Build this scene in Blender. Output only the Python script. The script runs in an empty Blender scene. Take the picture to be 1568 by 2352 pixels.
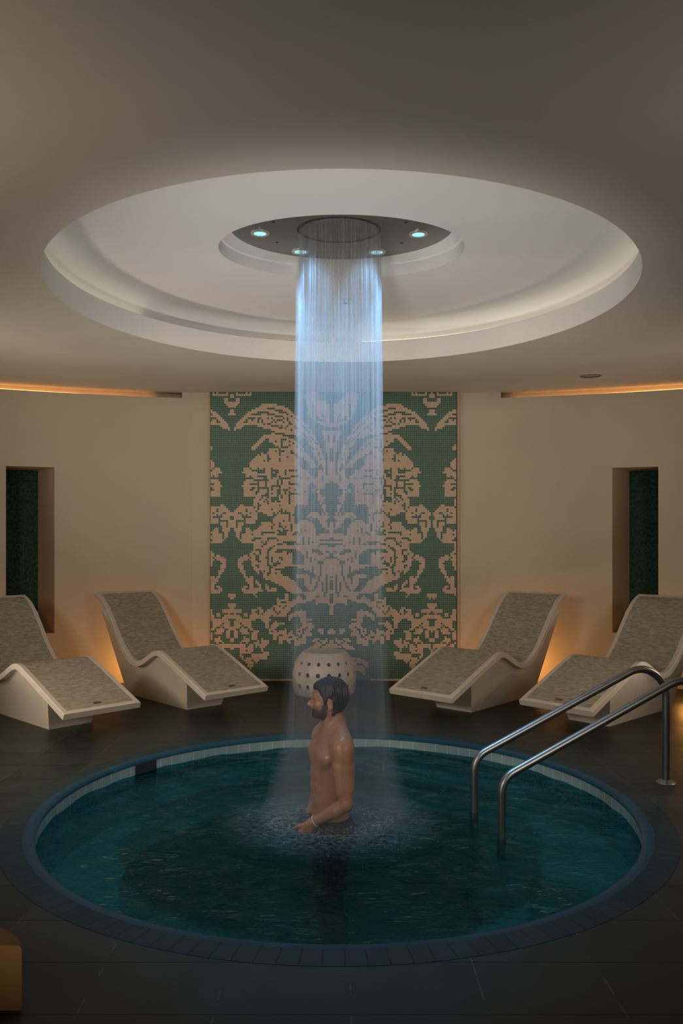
import bpy, bmesh, math, random
import numpy as np
from mathutils import Vector, Matrix
random.seed(7); rng = np.random.default_rng(7)
C = bpy.context.scene.collection
PI = math.pi
CAMZ, FPX, HY = 1.6, 1868.0, 1250.0
PC = (-0.016, 5.03)          # centre of the pool
RC = (0.0, 5.03)             # centre of the ceiling ring
WZ = -0.088                  # water level

# ------------------------------------------------------------------ helpers
def link(o, parent=None):
    C.objects.link(o)
    if parent is not None: o.parent = parent
    return o
def tag(o, label=None, cat=None, group=None, kind=None):
    if label: o['label'] = label
    if cat: o['category'] = cat
    if group: o['group'] = group
    if kind: o['kind'] = kind
    return o
def empty(name, loc, rz=0.0):
    o = bpy.data.objects.new(name, None); o.empty_display_size = 0.1
    C.objects.link(o); o.location = loc; o.rotation_euler = (0, 0, rz); return o
def mesh_obj(name, verts, faces, mat, parent=None, smooth=False, uvs=None, sharp=None):
    me = bpy.data.meshes.new(name)
    me.from_pydata([tuple(v) for v in verts], [], [tuple(f) for f in faces])
    if uvs is not None:
        uv = me.uv_layers.new(name='UVMap')
        flat = np.zeros(len(me.loops) * 2)
        vi = np.zeros(len(me.loops), dtype=np.int32); me.loops.foreach_get('vertex_index', vi)
        flat[0::2] = np.asarray(uvs)[vi, 0]; flat[1::2] = np.asarray(uvs)[vi, 1]
        uv.data.foreach_set('uv', flat)
    if smooth:
        me.polygons.foreach_set('use_smooth', [True] * len(me.polygons))
    me.materials.append(mat); me.update()
    o = bpy.data.objects.new(name, me); link(o, parent)
    if smooth and sharp:
        me.set_sharp_from_angle(angle=math.radians(sharp))
    return o
def fix_normals(o):
    bm = bmesh.new(); bm.from_mesh(o.data); bmesh.ops.recalc_face_normals(bm, faces=bm.faces); bm.to_mesh(o.data); bm.free(); return o
class MB:
    def __init__(s): s.v = []; s.f = []; s.uv = []
    def add(s, vs, fs, uv=None):
        b = len(s.v); s.v += [tuple(v) for v in vs]; s.f += [tuple(i + b for i in f) for f in fs]
        s.uv += list(uv) if uv is not None else [(0, 0)] * len(vs)
    def build(s, name, mat, parent=None, smooth=False, sharp=None, uv=False):
        return mesh_obj(name, s.v, s.f, mat, parent, smooth, s.uv if uv else None, sharp)
def lathe(prof, n=96, cx=0, cy=0, closed=True, a0=0, a1=2 * PI, uvscale=1.0):
    """prof: list of (rx, ry, z) or (r, z); returns verts, faces, uv"""
    P = [(p[0], p[0], p[1]) if len(p) == 2 else p for p in prof]
    full = abs(a1 - a0 - 2 * PI) < 1e-6
    m = n + 1
    V = []; U = []; F = []
    s = 0; L = [0]
    for i in range(1, len(P)):
        s += math.hypot(P[i][0] - P[i - 1][0], P[i][2] - P[i - 1][2]); L.append(s)
    for j in range(m):
        a = a0 + (a1 - a0) * j / n
        for i, p in enumerate(P):
            V.append((cx + p[0] * math.cos(a), cy + p[1] * math.sin(a), p[2])); U.append((a * uvscale, L[i]))
    k = len(P)
    for j in range(n):
        for i in range(k - 1):
            F.append((j * k + i, (j + 1) * k + i, (j + 1) * k + i + 1, j * k + i + 1))
    return V, F, U
def lathe_obj(name, prof, mat, parent=None, n=96, cx=0, cy=0, smooth=True, sharp=35, a0=0, a1=2 * PI, flip=False):
    V, F, U = lathe(prof, n, cx, cy, a0=a0, a1=a1)
    if flip: F = [f[::-1] for f in F]
    return mesh_obj(name, V, F, mat, parent, smooth, U, sharp)
def tube(pts, r, n=16, caps=True):
    pts = [Vector(p) for p in pts]; V = []; F = []
    rs = r if hasattr(r, '__len__') else [r] * len(pts)
    t = (pts[1] - pts[0]).normalized()
    nrm = t.orthogonal().normalized()
    for i, p in enumerate(pts):
        if i == 0: tt = (pts[1] - pts[0]).normalized()
        elif i == len(pts) - 1: tt = (pts[-1] - pts[-2]).normalized()
        else: tt = ((pts[i + 1] - p).normalized() + (p - pts[i - 1]).normalized()).normalized()
        nrm = (nrm - tt * nrm.dot(tt)).normalized(); b = tt.cross(nrm)
        for k in range(n):
            a = 2 * PI * k / n
            V.append(p + (nrm * math.cos(a) + b * math.sin(a)) * rs[i])
    for i in range(len(pts) - 1):
        for k in range(n):
            k2 = (k + 1) % n
            F.append((i * n + k, i * n + k2, (i + 1) * n + k2, (i + 1) * n + k))
    if caps:
        F.append(tuple(range(n))[::-1]); F.append(tuple((len(pts) - 1) * n + k for k in range(n)))
    return V, F
def fillet(pts, rad, seg=10):
    """round the corners of a 3d polyline"""
    pts = [Vector(p) for p in pts]; out = [pts[0]]
    for i in range(1, len(pts) - 1):
        a = (pts[i - 1] - pts[i]); b = (pts[i + 1] - pts[i]); r = rad[i - 1] if hasattr(rad, '__len__') else rad
        ua, ub = a.normalized(), b.normalized(); ang = ua.angle(ub)
        d = min(r / math.tan(ang / 2), a.length * .49 if i > 1 else a.length * .95, b.length * .49 if i < len(pts) - 2 else b.length * .95)
        r = d * math.tan(ang / 2)
        c = pts[i] + (ua + ub).normalized() * (r / math.sin(ang / 2))
        p0 = pts[i] + ua * d - c; p1 = pts[i] + ub * d - c
        for k in range(seg + 1):
            out.append(c + p0.slerp(p1, k / seg) * (r / (p0.slerp(p1, k / seg)).length))
    out.append(pts[-1]); return out
def catmull(P, n=12):
    P = [np.array(p, float) for p in P]; out = []
    Q = [2 * P[0] - P[1]] + P + [2 * P[-1] - P[-2]]
    for i in range(1, len(Q) - 2):
        for k in range(n):
            t = k / n
            out.append(.5 * ((2 * Q[i]) + (-Q[i - 1] + Q[i + 1]) * t + (2 * Q[i - 1] - 5 * Q[i] + 4 * Q[i + 1] - Q[i + 2]) * t * t + (-Q[i - 1] + 3 * Q[i] - 3 * Q[i + 1] + Q[i + 2]) * t ** 3))
    out.append(P[-1]); return out

# ------------------------------------------------------------------ materials
class NT:
    def __init__(s, name):
        s.m = bpy.data.materials.new(name); s.m.use_nodes = True; s.t = s.m.node_tree; s.t.nodes.clear()
        s.out = s.t.nodes.new('ShaderNodeOutputMaterial')
    def n(s, typ, **kw):
        nd = s.t.nodes.new('ShaderNode' + typ)
        for k, v in kw.items():
            if k in ('i',):
                for kk, vv in v.items(): s.set(nd, kk, vv)
            else: setattr(nd, k, v)
        return nd
    def set(s, nd, key, v):
        sk = nd.inputs[key]
        if isinstance(v, bpy.types.NodeSocket): s.t.links.new(v, sk)
        else: sk.default_value = v
    def math(s, op, a, b=None, c=None):
        nd = s.n('Math', operation=op); s.set(nd, 0, a)
        if b is not None: s.set(nd, 1, b)
        if c is not None: s.set(nd, 2, c)
        return nd.outputs[0]
    def mix(s, f, a, b, typ='RGBA', blend='MIX'):
        nd = s.n('Mix', data_type=typ, blend_type=blend) if typ == 'RGBA' else s.n('Mix', data_type=typ)
        o = {'RGBA': (6, 7, 2), 'FLOAT': (2, 3, 0)}[typ]
        s.set(nd, 0, f)
        s.set(nd, o[0], a); s.set(nd, o[1], b)
        return nd.outputs[o[2]]
    def ramp(s, f, stops):
        nd = s.n('ValToRGB'); s.set(nd, 0, f)
        e = nd.color_ramp.elements
        while len(e) < len(stops): e.new(.5)
        for x, (p, c) in zip(e, stops): x.position = p; x.color = (*c, 1) if len(c) == 3 else c
        return nd.outputs[0]
    def noise(s, vec, scale, detail=3, rough=.55):
        nd = s.n('TexNoise'); s.set(nd, 'Vector', vec); s.set(nd, 'Scale', scale); s.set(nd, 'Detail', detail); s.set(nd, 'Roughness', rough); return nd.outputs[0]
    def xyz(s, v):
        nd = s.n('SeparateXYZ'); s.set(nd, 0, v); return nd.outputs
    def comb(s, x, y, z):
        nd = s.n('CombineXYZ'); s.set(nd, 0, x); s.set(nd, 1, y); s.set(nd, 2, z); return nd.outputs[0]
    def obj(s): return s.n('TexCoord').outputs['Object']
    def pos(s): return s.n('NewGeometry').outputs['Position']
    def uv(s): return s.n('TexCoord').outputs['UV']
    def white(s, vec, dim='3D'):
        nd = s.n('TexWhiteNoise', noise_dimensions=dim); s.set(nd, 'Vector', vec); return nd.outputs
    def bump(s, h, strength=.3, dist=.01):
        nd = s.n('Bump'); s.set(nd, 'Height', h); s.set(nd, 'Strength', strength); s.set(nd, 'Distance', dist); return nd.outputs[0]
    def bsdf(s, color, rough=.5, metal=0., normal=None, spec=None, **kw):
        nd = s.n('BsdfPrincipled'); s.set(nd, 'Base Color', (*color, 1) if isinstance(color, tuple) and len(color) == 3 else color)
        s.set(nd, 'Roughness', rough); s.set(nd, 'Metallic', metal)
        if normal is not None: s.set(nd, 'Normal', normal)
        if spec is not None: s.set(nd, 'Specular IOR Level', spec)
        for k, v in kw.items(): s.set(nd, k, v)
        return nd.outputs[0]
    def done(s, sh): s.t.links.new(sh, s.out.inputs[0]); return s.m
    def vol(s, sh): s.t.links.new(sh, s.out.inputs[1]); return s.m

def plaster(name, col, var=.06, rough=.75):
    t = NT(name); p = t.pos()
    n1 = t.noise(p, 1.3, 3); n2 = t.noise(p, 60, 2)
    c = t.mix(n1, tuple(x * (1 - var) for x in col) + (1,), tuple(min(1, x * (1 + var)) for x in col) + (1,))
    return t.done(t.bsdf(c, rough, normal=t.bump(n2, .05, .003)))
M = {}
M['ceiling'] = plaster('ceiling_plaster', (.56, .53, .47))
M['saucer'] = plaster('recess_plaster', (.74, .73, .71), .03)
M['wall'] = plaster('wall_plaster', (.58, .515, .42))
M['trim'] = plaster('trim_paint', (.52, .40, .28))
def m_simple(name, col, rough=.5, metal=0., **kw):
    t = NT(name); n = t.noise(t.obj(), 25, 2)
    c = t.mix(n, tuple(x * .92 for x in col) + (1,), tuple(min(1, x * 1.06) for x in col) + (1,))
    return t.done(t.bsdf(c, rough, metal, **kw))
M['white_glaze'] = m_simple('white_glazed_stone', (.66, .61, .54), .38)
M['brass'] = m_simple('brown_metal', (.20, .12, .06), .4, .5)
M['chrome'] = m_simple('polished_steel', (.34, .345, .35), .36, 1.)
M['steel_plate'] = m_simple('brushed_steel_plate', (.27, .285, .28), .38, .85)
M['dark'] = m_simple('dark_recess', (.012, .013, .013), .6)  # near-black: shade inside openings put into the colour; also small fittings
M['ceramic'] = m_simple('ivory_ceramic', (.62, .56, .48), .35)
M['bezel'] = m_simple('satin_bezel', (.62, .60, .57), .3, .6)
M['ochre'] = plaster('ochre_upholstery', (.20, .105, .025), .1, .85)
M['shorts'] = m_simple('black_swim_fabric', (.012, .013, .016), .55)
M['bracelet'] = m_simple('pale_bracelet', (.75, .70, .62), .4)

def m_floor():
    t = NT('slate_floor'); p = t.pos(); x, y, z = t.xyz(p)
    u = t.math('DIVIDE', t.math('ADD', x, 0.435), .4675); v = t.math('DIVIDE', t.math('SUBTRACT', y, 3.113), .347)
    fu = t.math('ABSOLUTE', t.math('SUBTRACT', u, t.math('ROUND', u))); fv = t.math('ABSOLUTE', t.math('SUBTRACT', v, t.math('ROUND', v)))
    gu = t.math('LESS_THAN', fu, .0055); gv = t.math('LESS_THAN', fv, .012)
    tid = t.comb(t.math('ROUND', t.math('ADD', u, .5)), t.math('ROUND', t.math('ADD', v, .5)), 0)
    w = t.white(tid)[0]
    n1 = t.noise(p, 3.5, 5, .6); n2 = t.noise(p, 40, 3)
    base = t.ramp(t.math('ADD', t.math('MULTIPLY', n1, .8), t.math('MULTIPLY', w, .2)), [(.25, (.011, .019, .0145)), (.75, (.042, .042, .032))])
    patch = t.math('GREATER_THAN', t.noise(p, 9, 2), .50)
    c = t.mix(t.math('MULTIPLY', gu, patch), base, (.085, .085, .065, 1)); c = t.mix(gv, c, (.001, .0015, .0015, 1))
    h = t.math('SUBTRACT', t.math('MULTIPLY', n2, .4), t.math('ADD', gu, gv))
    return t.done(t.bsdf(c, t.math('ADD', .32, t.math('MULTIPLY', n1, .25)), normal=t.bump(h, .25, .004), spec=.24))
M['floor'] = m_floor()
def m_coping(name, tilew, c0, c1, grout, rough=.35, depth=None):
    t = NT(name); u, v, _ = t.xyz(t.uv())
    k = t.math('MULTIPLY', u, tilew)
    f = t.math('ABSOLUTE', t.math('SUBTRACT', k, t.math('ROUND', k)))
    g = t.math('LESS_THAN', f, .03)
    w = t.white(t.comb(t.math('FLOOR', k), 0, 0))[0]
    n1 = t.noise(t.pos(), 8, 4)
    c = t.mix(t.math('ADD', t.math('MULTIPLY', w, .5), t.math('MULTIPLY', n1, .5)), (*c0, 1), (*c1, 1))
    c = t.mix(g, c, (*grout, 1))
    return t.done(t.bsdf(c, rough, normal=t.bump(t.math('SUBTRACT', t.math('MULTIPLY', n1, .2), g), .3, .004), spec=.15))
M['coping'] = m_coping('coping_brick_tile', 22.0, (.014, .030, .030), (.030, .044, .041), (.008, .013, .013), .5)
M['nose'] = m_coping('coping_bullnose_tile', 11.0, (.005, .042, .062), (.009, .058, .080), (.006, .04, .06), .34)
M['waterline'] = m_coping('waterline_tile', 18.0, (.21, .28, .24), (.27, .33, .28), (.42, .46, .40), .22)
def m_pooltile(name, c0, c1, grout, s=.03):
    t = NT(name); p = t.pos()
    sc = t.n('VectorMath', operation='SCALE'); t.set(sc, 0, p); t.set(sc, 'Scale', 1 / s)
    fl = t.n('VectorMath', operation='FLOOR'); t.set(fl, 0, sc.outputs[0])
    fr = t.n('VectorMath', operation='FRACTION'); t.set(fr, 0, sc.outputs[0])
    w = t.white(fl.outputs[0])[0]; n = t.noise(p, 2, 3)
    c = t.mix(t.math('ADD', t.math('MULTIPLY', w, .6), t.math('MULTIPLY', n, .4)), (*c0, 1), (*c1, 1))
    return t.done(t.bsdf(c, .35))
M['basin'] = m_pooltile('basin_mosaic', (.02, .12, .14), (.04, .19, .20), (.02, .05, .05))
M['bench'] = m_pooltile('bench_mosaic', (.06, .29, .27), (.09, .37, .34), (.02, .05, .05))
def m_nichetile():
    t = NT('niche_mosaic_tile'); x, y, z = t.xyz(t.uv())
    s = 1 / .024; a = t.math('MULTIPLY', x, s); b = t.math('MULTIPLY', y, s)
    w = t.white(t.comb(t.math('FLOOR', a), t.math('FLOOR', b), 3.))[0]
    fa = t.math('LESS_THAN', t.math('FRACT', a), .12); fb = t.math('LESS_THAN', t.math('FRACT', b), .12); g = t.math('MAXIMUM', fa, fb)
    c = t.mix(w, (.012, .045, .037, 1), (.04, .10, .078, 1)); c = t.mix(g, c, (.015, .035, .03, 1))
    return t.done(t.bsdf(c, .7, spec=.15))
M['niche_tile'] = m_nichetile()
def m_lounger():
    t = NT('stone_mosaic_inlay'); u, v, _ = t.xyz(t.uv())
    b = t.math('DIVIDE', v, .0135); row = t.math('FLOOR', b)
    off = t.white(t.comb(row, 1.7, 0))[0]
    a = t.math('ADD', t.math('DIVIDE', u, .042), off); col = t.math('FLOOR', a)
    wn = t.white(t.comb(col, row, 0)); w = wn[0]
    g = t.math('MAXIMUM', t.math('LESS_THAN', t.math('FRACT', b), .10), t.math('LESS_THAN', t.math('FRACT', a), .035))
    c = t.ramp(w, [(0., (.27, .245, .195)), (.35, (.345, .32, .26)), (.65, (.395, .37, .30)), (.9, (.46, .43, .36)), (1., (.54, .51, .44))])
    n = t.noise(t.obj(), 30, 3); c = t.mix(t.math('MULTIPLY', n, .35), c, (.30, .28, .22, 1))
    c = t.mix(g, c, (.27, .245, .20, 1))
    # every little stone is tilted a bit differently
    nrm = t.n('NewGeometry').outputs['Normal']
    sub = t.n('VectorMath', operation='SUBTRACT'); t.set(sub, 0, wn[1]); t.set(sub, 1, (.5, .5, .5))
    sc = t.n('VectorMath', operation='SCALE'); t.set(sc, 0, sub.outputs[0]); t.set(sc, 'Scale', .22)
    ad = t.n('VectorMath', operation='ADD'); t.set(ad, 0, nrm); t.set(ad, 1, sc.outputs[0])
    no = t.n('VectorMath', operation='NORMALIZE'); t.set(no, 0, ad.outputs[0])
    return t.done(t.bsdf(c, t.math('ADD', .16, t.math('MULTIPLY', w, .3)), normal=no.outputs[0]))
M['inlay'] = m_lounger()
def m_mosaic():
    t = NT('damask_mosaic_tile'); u, v, _ = t.xyz(t.uv())
    at = t.n('Attribute', attribute_name='tile'); col = at.outputs['Color']
    w = t.white(t.comb(t.math('FLOOR', u), t.math('FLOOR', v), 0))[0]
    isp = t.xyz(col)[0]
    du = t.math('ABSOLUTE', t.math('SUBTRACT', t.math('FRACT', u), .5)); dv = t.math('ABSOLUTE', t.math('SUBTRACT', t.math('FRACT', v), .5))
    g = t.math('GREATER_THAN', t.math('MAXIMUM', du, dv), .345)
    green = t.mix(w, (.016, .072, .060, 1), (.032, .115, .095, 1)); pink = t.mix(w, (.60, .44, .34, 1), (.70, .53, .42, 1))
    gg = t.mix(isp, (.17, .27, .225, 1), (.60, .45, .35, 1))
    c = t.mix(isp, green, pink); c = t.mix(g, c, gg)
    return t.done(t.bsdf(c, t.mix(g, .5, .8, 'FLOAT')))
M['mosaic'] = m_mosaic()
def m_glow(name, col, s):
    t = NT(name); e = t.n('Emission'); t.set(e, 0, (*col, 1)); n = t.noise(t.obj(), 90, 2)
    t.set(e, 1, t.math('MULTIPLY', s, t.math('ADD', .6, n))); return t.done(e.outputs[0])
M['lens'] = m_glow('downlight_lens_glow', (.36, .86, .95), 1.1)
M['amber'] = m_glow('amber_strip_glow', (1., .42, .12), 4.5)
M['led'] = m_glow('cove_strip_glow', (1., .93, .70), 1.6)
def m_skin():
    t = NT('wet_skin'); p = t.obj()
    n1 = t.noise(p, 9, 4); n2 = t.noise(p, 130, 3)
    c = t.mix(n1, (.32, .16, .095, 1), (.44, .235, .145, 1))
    st = t.n('TexNoise'); mp = t.n('Mapping'); t.set(mp, 0, p); t.set(mp, 'Scale', (1, 1, .12)); t.set(st, 'Vector', mp.outputs[0]); t.set(st, 'Scale', 55.); t.set(st, 'Detail', 2.)
    wet = t.ramp(st.outputs[0], [(.45, (0, 0, 0)), (.75, (1, 1, 1))])
    return t.done(t.bsdf(c, t.mix(wet, .48, .22, 'FLOAT'), normal=t.bump(t.math('ADD', wet, t.math('MULTIPLY', n2, .2)), .18, .004)))
M['skin'] = m_skin()
def m_hair(name, c0, c1, sz=(90., 90., 14.)):
    t = NT(name); p = t.obj()
    mp = t.n('Mapping'); t.set(mp, 0, p); t.set(mp, 'Scale', sz)
    n = t.noise(mp.outputs[0], 1., 4, .7)
    return t.done(t.bsdf(t.mix(n, (*c0, 1), (*c1, 1)), .3, normal=t.bump(n, .7, .006)))
M['hair'] = m_hair('wet_dark_hair', (.006, .008, .011), (.025, .026, .028))
M['beard'] = m_hair('short_beard', (.03, .018, .011), (.10, .055, .033), (160., 160., 160.))
def m_water():
    t = NT('pool_water'); p = t.pos()
    mp = t.n('Mapping'); t.set(mp, 0, p); t.set(mp, 'Scale', (1., 1.8, 1.))
    n1 = t.noise(mp.outputs[0], 5., 3, .6); n2 = t.noise(mp.outputs[0], 22., 3, .6)
    nb = t.bump(t.math('ADD', n1, t.math('MULTIPLY', n2, .28)), .65, .06)
    fr = t.n('Fresnel'); t.set(fr, 'IOR', 1.33); t.set(fr, 'Normal', nb)
    tr = t.n('BsdfTransparent'); t.set(tr, 0, (.40, .84, .84, 1))
    rf = t.n('BsdfRefraction'); t.set(rf, 'IOR', 1.33); t.set(rf, 'Roughness', .02); t.set(rf, 'Normal', t.bump(n1, .45, .05)); t.set(rf, 0, (.40, .84, .84, 1))
    gl = t.n('BsdfGlossy'); t.set(gl, 'Roughness', .05); t.set(gl, 'Normal', nb); t.set(gl, 0, (.34, .78, .84, 1))
    # churned, foamy water where the shower lands
    x, y, z = t.xyz(p); dx = t.math('SUBTRACT', x, -.06); dy = t.math('SUBTRACT', y, 4.98)
    d = t.math('SQRT', t.math('ADD', t.math('MULTIPLY', dx, dx), t.math('MULTIPLY', t.math('MULTIPLY', dy, dy), 1.3)))
    ring = t.ramp(d, [(.10, (.5, .5, .5)), (.30, (1, 1, 1)), (.42, (.45, .45, .45)), (.72, (0, 0, 0))])
    nf = t.noise(p, 34, 5, .75)
    fm = t.math('MULTIPLY', t.math('MULTIPLY', ring, t.ramp(nf, [(.40, (0, 0, 0)), (.85, (1, 1, 1))])), .85)
    foam = t.n('BsdfDiffuse'); t.set(foam, 0, (.50, .64, .70, 1))
    m0 = t.n('MixShader'); t.set(m0, 0, .45); t.set(m0, 1, tr.outputs[0]); t.set(m0, 2, rf.outputs[0])
    m1 = t.n('MixShader'); t.set(m1, 0, fr.outputs[0]); t.set(m1, 1, m0.outputs[0]); t.set(m1, 2, gl.outputs[0])
    m2 = t.n('MixShader'); t.set(m2, 0, fm); t.set(m2, 1, m1.outputs[0]); t.set(m2, 2, foam.outputs[0])
    va = t.n('VolumeAbsorption'); t.set(va, 0, (.03, .62, .60, 1)); t.set(va, 'Density', .8)
    t.vol(va.outputs[0]); return t.done(m2.outputs[0])
M['water'] = m_water()
def m_stream():
    t = NT('falling_water'); p = t.pos(); x, y, z = t.xyz(p)
    up = t.comb(0., 0., 1.); dn = t.comb(0., 0., -1.)
    df = t.n('BsdfDiffuse'); t.set(df, 0, (.92, .94, .96, 1)); t.set(df, 'Normal', up)
    ts = t.n('BsdfTranslucent'); t.set(ts, 0, (.92, .94, .96, 1)); t.set(ts, 'Normal', dn)
    gl = t.n('BsdfDiffuse'); t.set(gl, 0, (.92, .94, .96, 1))
    m0 = t.n('MixShader'); t.set(m0, 0, .5); t.set(m0, 1, df.outputs[0]); t.set(m0, 2, ts.outputs[0])
    m1 = t.n('MixShader'); t.set(m1, 0, .35); t.set(m1, 1, m0.outputs[0]); t.set(m1, 2, gl.outputs[0])
    tr = t.n('BsdfTransparent')
    mp = t.n('Mapping'); t.set(mp, 0, p); t.set(mp, 'Scale', (60., 60., 2.2))
    n = t.noise(mp.outputs[0], 1., 3, .7)
    fade = t.ramp(t.math('DIVIDE', z, 3.6), [(0., (.12, .12, .12)), (.30, (.16, .16, .16)), (.50, (.38, .38, .38)), (.66, (1, 1, 1))])
    al = t.math('MULTIPLY', t.math('MULTIPLY', t.ramp(n, [(.25, (.25, .25, .25)), (.8, (1, 1, 1))]), fade), .17)
    m2 = t.n('MixShader'); t.set(m2, 0, al); t.set(m2, 1, tr.outputs[0]); t.set(m2, 2, m1.outputs[0])
    return t.done(m2.outputs[0])
M['stream'] = m_stream()
M['drop'] = m_simple('water_droplet', (.75, .82, .86), .15)

# ------------------------------------------------------------------ the room shell
def zc(r):
    t = min(1, max(0, (r - 2.0) / 2.6)); return 3.117 + .268 * t * t * (3 - 2 * t)
RR = 1.745
prof = [(RR, 3.117)] + [(r, zc(r)) for r in np.linspace(1.78, 5, 40)] + [(7.5, 3.385), (9.5, 3.385)]
V, F, U = lathe(prof, 160, RC[0], RC[1])
ceiling = mesh_obj('ceiling', V, F, M['ceiling'], None, True); tag(ceiling, kind='structure')
# stepped recess over the pool: lip, hidden cove, shallow saucer, inner well
z0 = 3.117
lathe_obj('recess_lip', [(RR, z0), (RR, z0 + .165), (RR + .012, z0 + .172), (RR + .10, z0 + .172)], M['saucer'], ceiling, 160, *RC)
cov = [(RR + .10, z0 + .172), (RR + .115, z0 + .20)]
for k in range(10):
    a = k / 9 * PI / 2; cov.append((RR + .115 - .14 * (1 - math.cos(a)), z0 + .20 + .115 * math.sin(a)))
sau = [(RR - .03, z0 + .315)]
for k in range(1, 21):
    q = k / 20; r = RR - .03 - (RR - .03 - .60) * q; zz = z0 + .315 - .045 * math.sin(q * PI) ** 1.0 - .013 * q
    sau.append((r, zz))
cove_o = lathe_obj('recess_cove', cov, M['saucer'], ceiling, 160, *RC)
# saucer between round rim and the oval well
hx, hy = .757, .542
WC = (0.0, 5.03 - .0)
def saucer():
    n = 160; m = 24; V = []; F = []
    for j in range(n):
        a = 2 * PI * j / n; ca, sa = math.cos(a), math.sin(a)
        for i in range(m + 1):
            q = i / m
            rx = (RR - .025) * (1 - q) + hx * q; ry = (RR - .025) * (1 - q) + hy * q
            zz = z0 + .315 - .03 * math.sin(q * PI) - .013 * q
            V.append((rx * ca, 5.03 + ry * sa, zz))
    for j in range(n):
        for i in range(m):
            F.append((j * (m + 1) + i, ((j + 1) % n) * (m + 1) + i, ((j + 1) % n) * (m + 1) + i + 1, j * (m + 1) + i + 1))
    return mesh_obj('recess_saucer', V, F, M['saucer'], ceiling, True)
saucer()
hz = z0 + .302
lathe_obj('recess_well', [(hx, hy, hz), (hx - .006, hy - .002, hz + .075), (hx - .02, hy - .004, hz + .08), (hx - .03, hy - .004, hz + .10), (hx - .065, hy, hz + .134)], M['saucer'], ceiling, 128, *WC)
# light strip lying on the ledge, out of sight behind the lip
for nm, a0, a1, mt in (('cove_light_strip', -PI * .42, PI * .47, 'led'), ('cove_light_strip', PI * .80, PI * 1.06, 'led')):
    V, F, U = lathe([(RR + .055, z0 + .176), (RR + .075, z0 + .176), (RR + .075, z0 + .186), (RR + .055, z0 + .186), (RR + .055, z0 + .176)], 80, RC[0], RC[1], a0=a0, a1=a1)
    mesh_obj(nm, V, F, M[mt], ceiling)

# floor with the round opening
V, F, U = lathe([(1.95, 0.), (2.4, 0.), (4., 0.), (9.5, 0.)], 128, *PC)
floor = mesh_obj('floor', V, F, M['floor']); tag(floor, kind='structure'); fix_normals(floor)

# curved walls
def wy(x): return 9.56 - max(0, x * x - 1.75 ** 2) / 19.
arc = [(x, wy(x)) for x in np.linspace(1.75, 4.2, 50)]
tail = catmull([(4.2, wy(4.2)), (5.15, 8.15), (5.85, 6.6), (6.05, 4.6), (5.7, 2.2)], 10)[1:]
front = catmull([(5.7, 2.2), (4.7, -.2), (2.6, -1.8), (0, -2.3), (-2.6, -1.8), (-4.7, -.2), (-5.7, 2.2)], 10)
ZT = 3.315
def wall_strip(name, path, zs, hole=None, holemat=None, mat='wall'):
    V = []; F = []; m = len(zs)
    for (x, y) in path:
        for z in zs: V.append((x, y, z))
    for j in range(len(path) - 1):
        for i in range(m - 1):
            if hole and hole[0] <= j < hole[1] and hole[2] <= i < hole[3]: continue
            F.append((j * m + i, (j + 1) * m + i, (j + 1) * m + i + 1, j * m + i + 1))
    o = mesh_obj(name, V, F, M[mat], None, True); tag(o, kind='structure'); return o
def niche_wall(name, sx, xa, xb):
    xs = sorted(set([1.75, xa, xb] + list(np.linspace(1.75, 4.2, 40))))
    xs = [x for x in xs if x in (xa, xb) or min(abs(x - xa), abs(x - xb)) > .02]
    path = [(sx * x, wy(x)) for x in xs] + [(sx * p[0], p[1]) for p in tail]
    ja, jb = xs.index(xa), xs.index(xb)
    zb, zt = .598, 2.466
    o = wall_strip(name, path, [0, zb, zt, ZT], (ja, jb, 1, 2))
    d = .52; dx, dy = sx * d * math.sin(.70), d * math.cos(.70)
    A = (sx * xa, wy(xa)); B = (sx * xb, wy(xb)); A2 = (A[0] + dx, A[1] + dy); B2 = (B[0] + dx, B[1] + dy)
    mb = MB()
    for (p, q) in ((A, A2), (B2, B)):
        mb.add([(*p, zb), (*q, zb), (*q, zt), (*p, zt)], [(0, 1, 2, 3)])
    mb.add([(*A, zt), (*A2, zt), (*B2, zt), (*B, zt)], [(0, 1, 2, 3)])
    mb.add([(*A, zb), (*B, zb), (*B2, zb), (*A2, zb)], [(0, 1, 2, 3)])
    mb.build('niche_reveal', M['trim'], o)
    w = math.dist(A2, B2)
    mesh_obj('niche_mosaic', [(*A2, zb), (*B2, zb), (*B2, zt), (*A2, zt)], [(0, 1, 2, 3)], M['niche_tile'], o, uvs=[(0, 0), (w, 0), (w, zt - zb), (0, zt - zb)])
    # slot at the top of the wall: ledge and set-back upstand
    V = []; F = []
    pth = [p for p in path if abs(p[0]) > 1.86]
    for i, (x, y) in enumerate(pth):
        a = pth[max(0, i - 1)]; b = pth[min(len(pth) - 1, i + 1)]
        t = Vector((b[0] - a[0], b[1] - a[1])).normalized(); nn = Vector((-t.y, t.x)) * (1 if sx > 0 else -1)
        if nn.y < 0 and abs(x) < 5: nn = -nn
        V += [(x, y, ZT), (x + nn.x * .16, y + nn.y * .16, ZT), (x + nn.x * .16, y + nn.y * .16, 3.42)]
    for i in range(len(pth) - 1):
        F += [(3 * i, 3 * i + 3, 3 * i + 4, 3 * i + 1), (3 * i + 1, 3 * i + 4, 3 * i + 5, 3 * i + 2)]
    x, y = pth[0]
    V += [(x, y, ZT), (x, y + .16, ZT), (x, y + .16, 3.42), (x, y, 3.42)]; b = len(V) - 4; F.append((b, b + 1, b + 2, b + 3))
    mesh_obj('light_slot', V, F, M['wall'], o)
    return o
wl = niche_wall('wall_left', -1, 3.235, 3.71)
wr = niche_wall('wall_right', 1, 3.07, 3.53)
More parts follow.
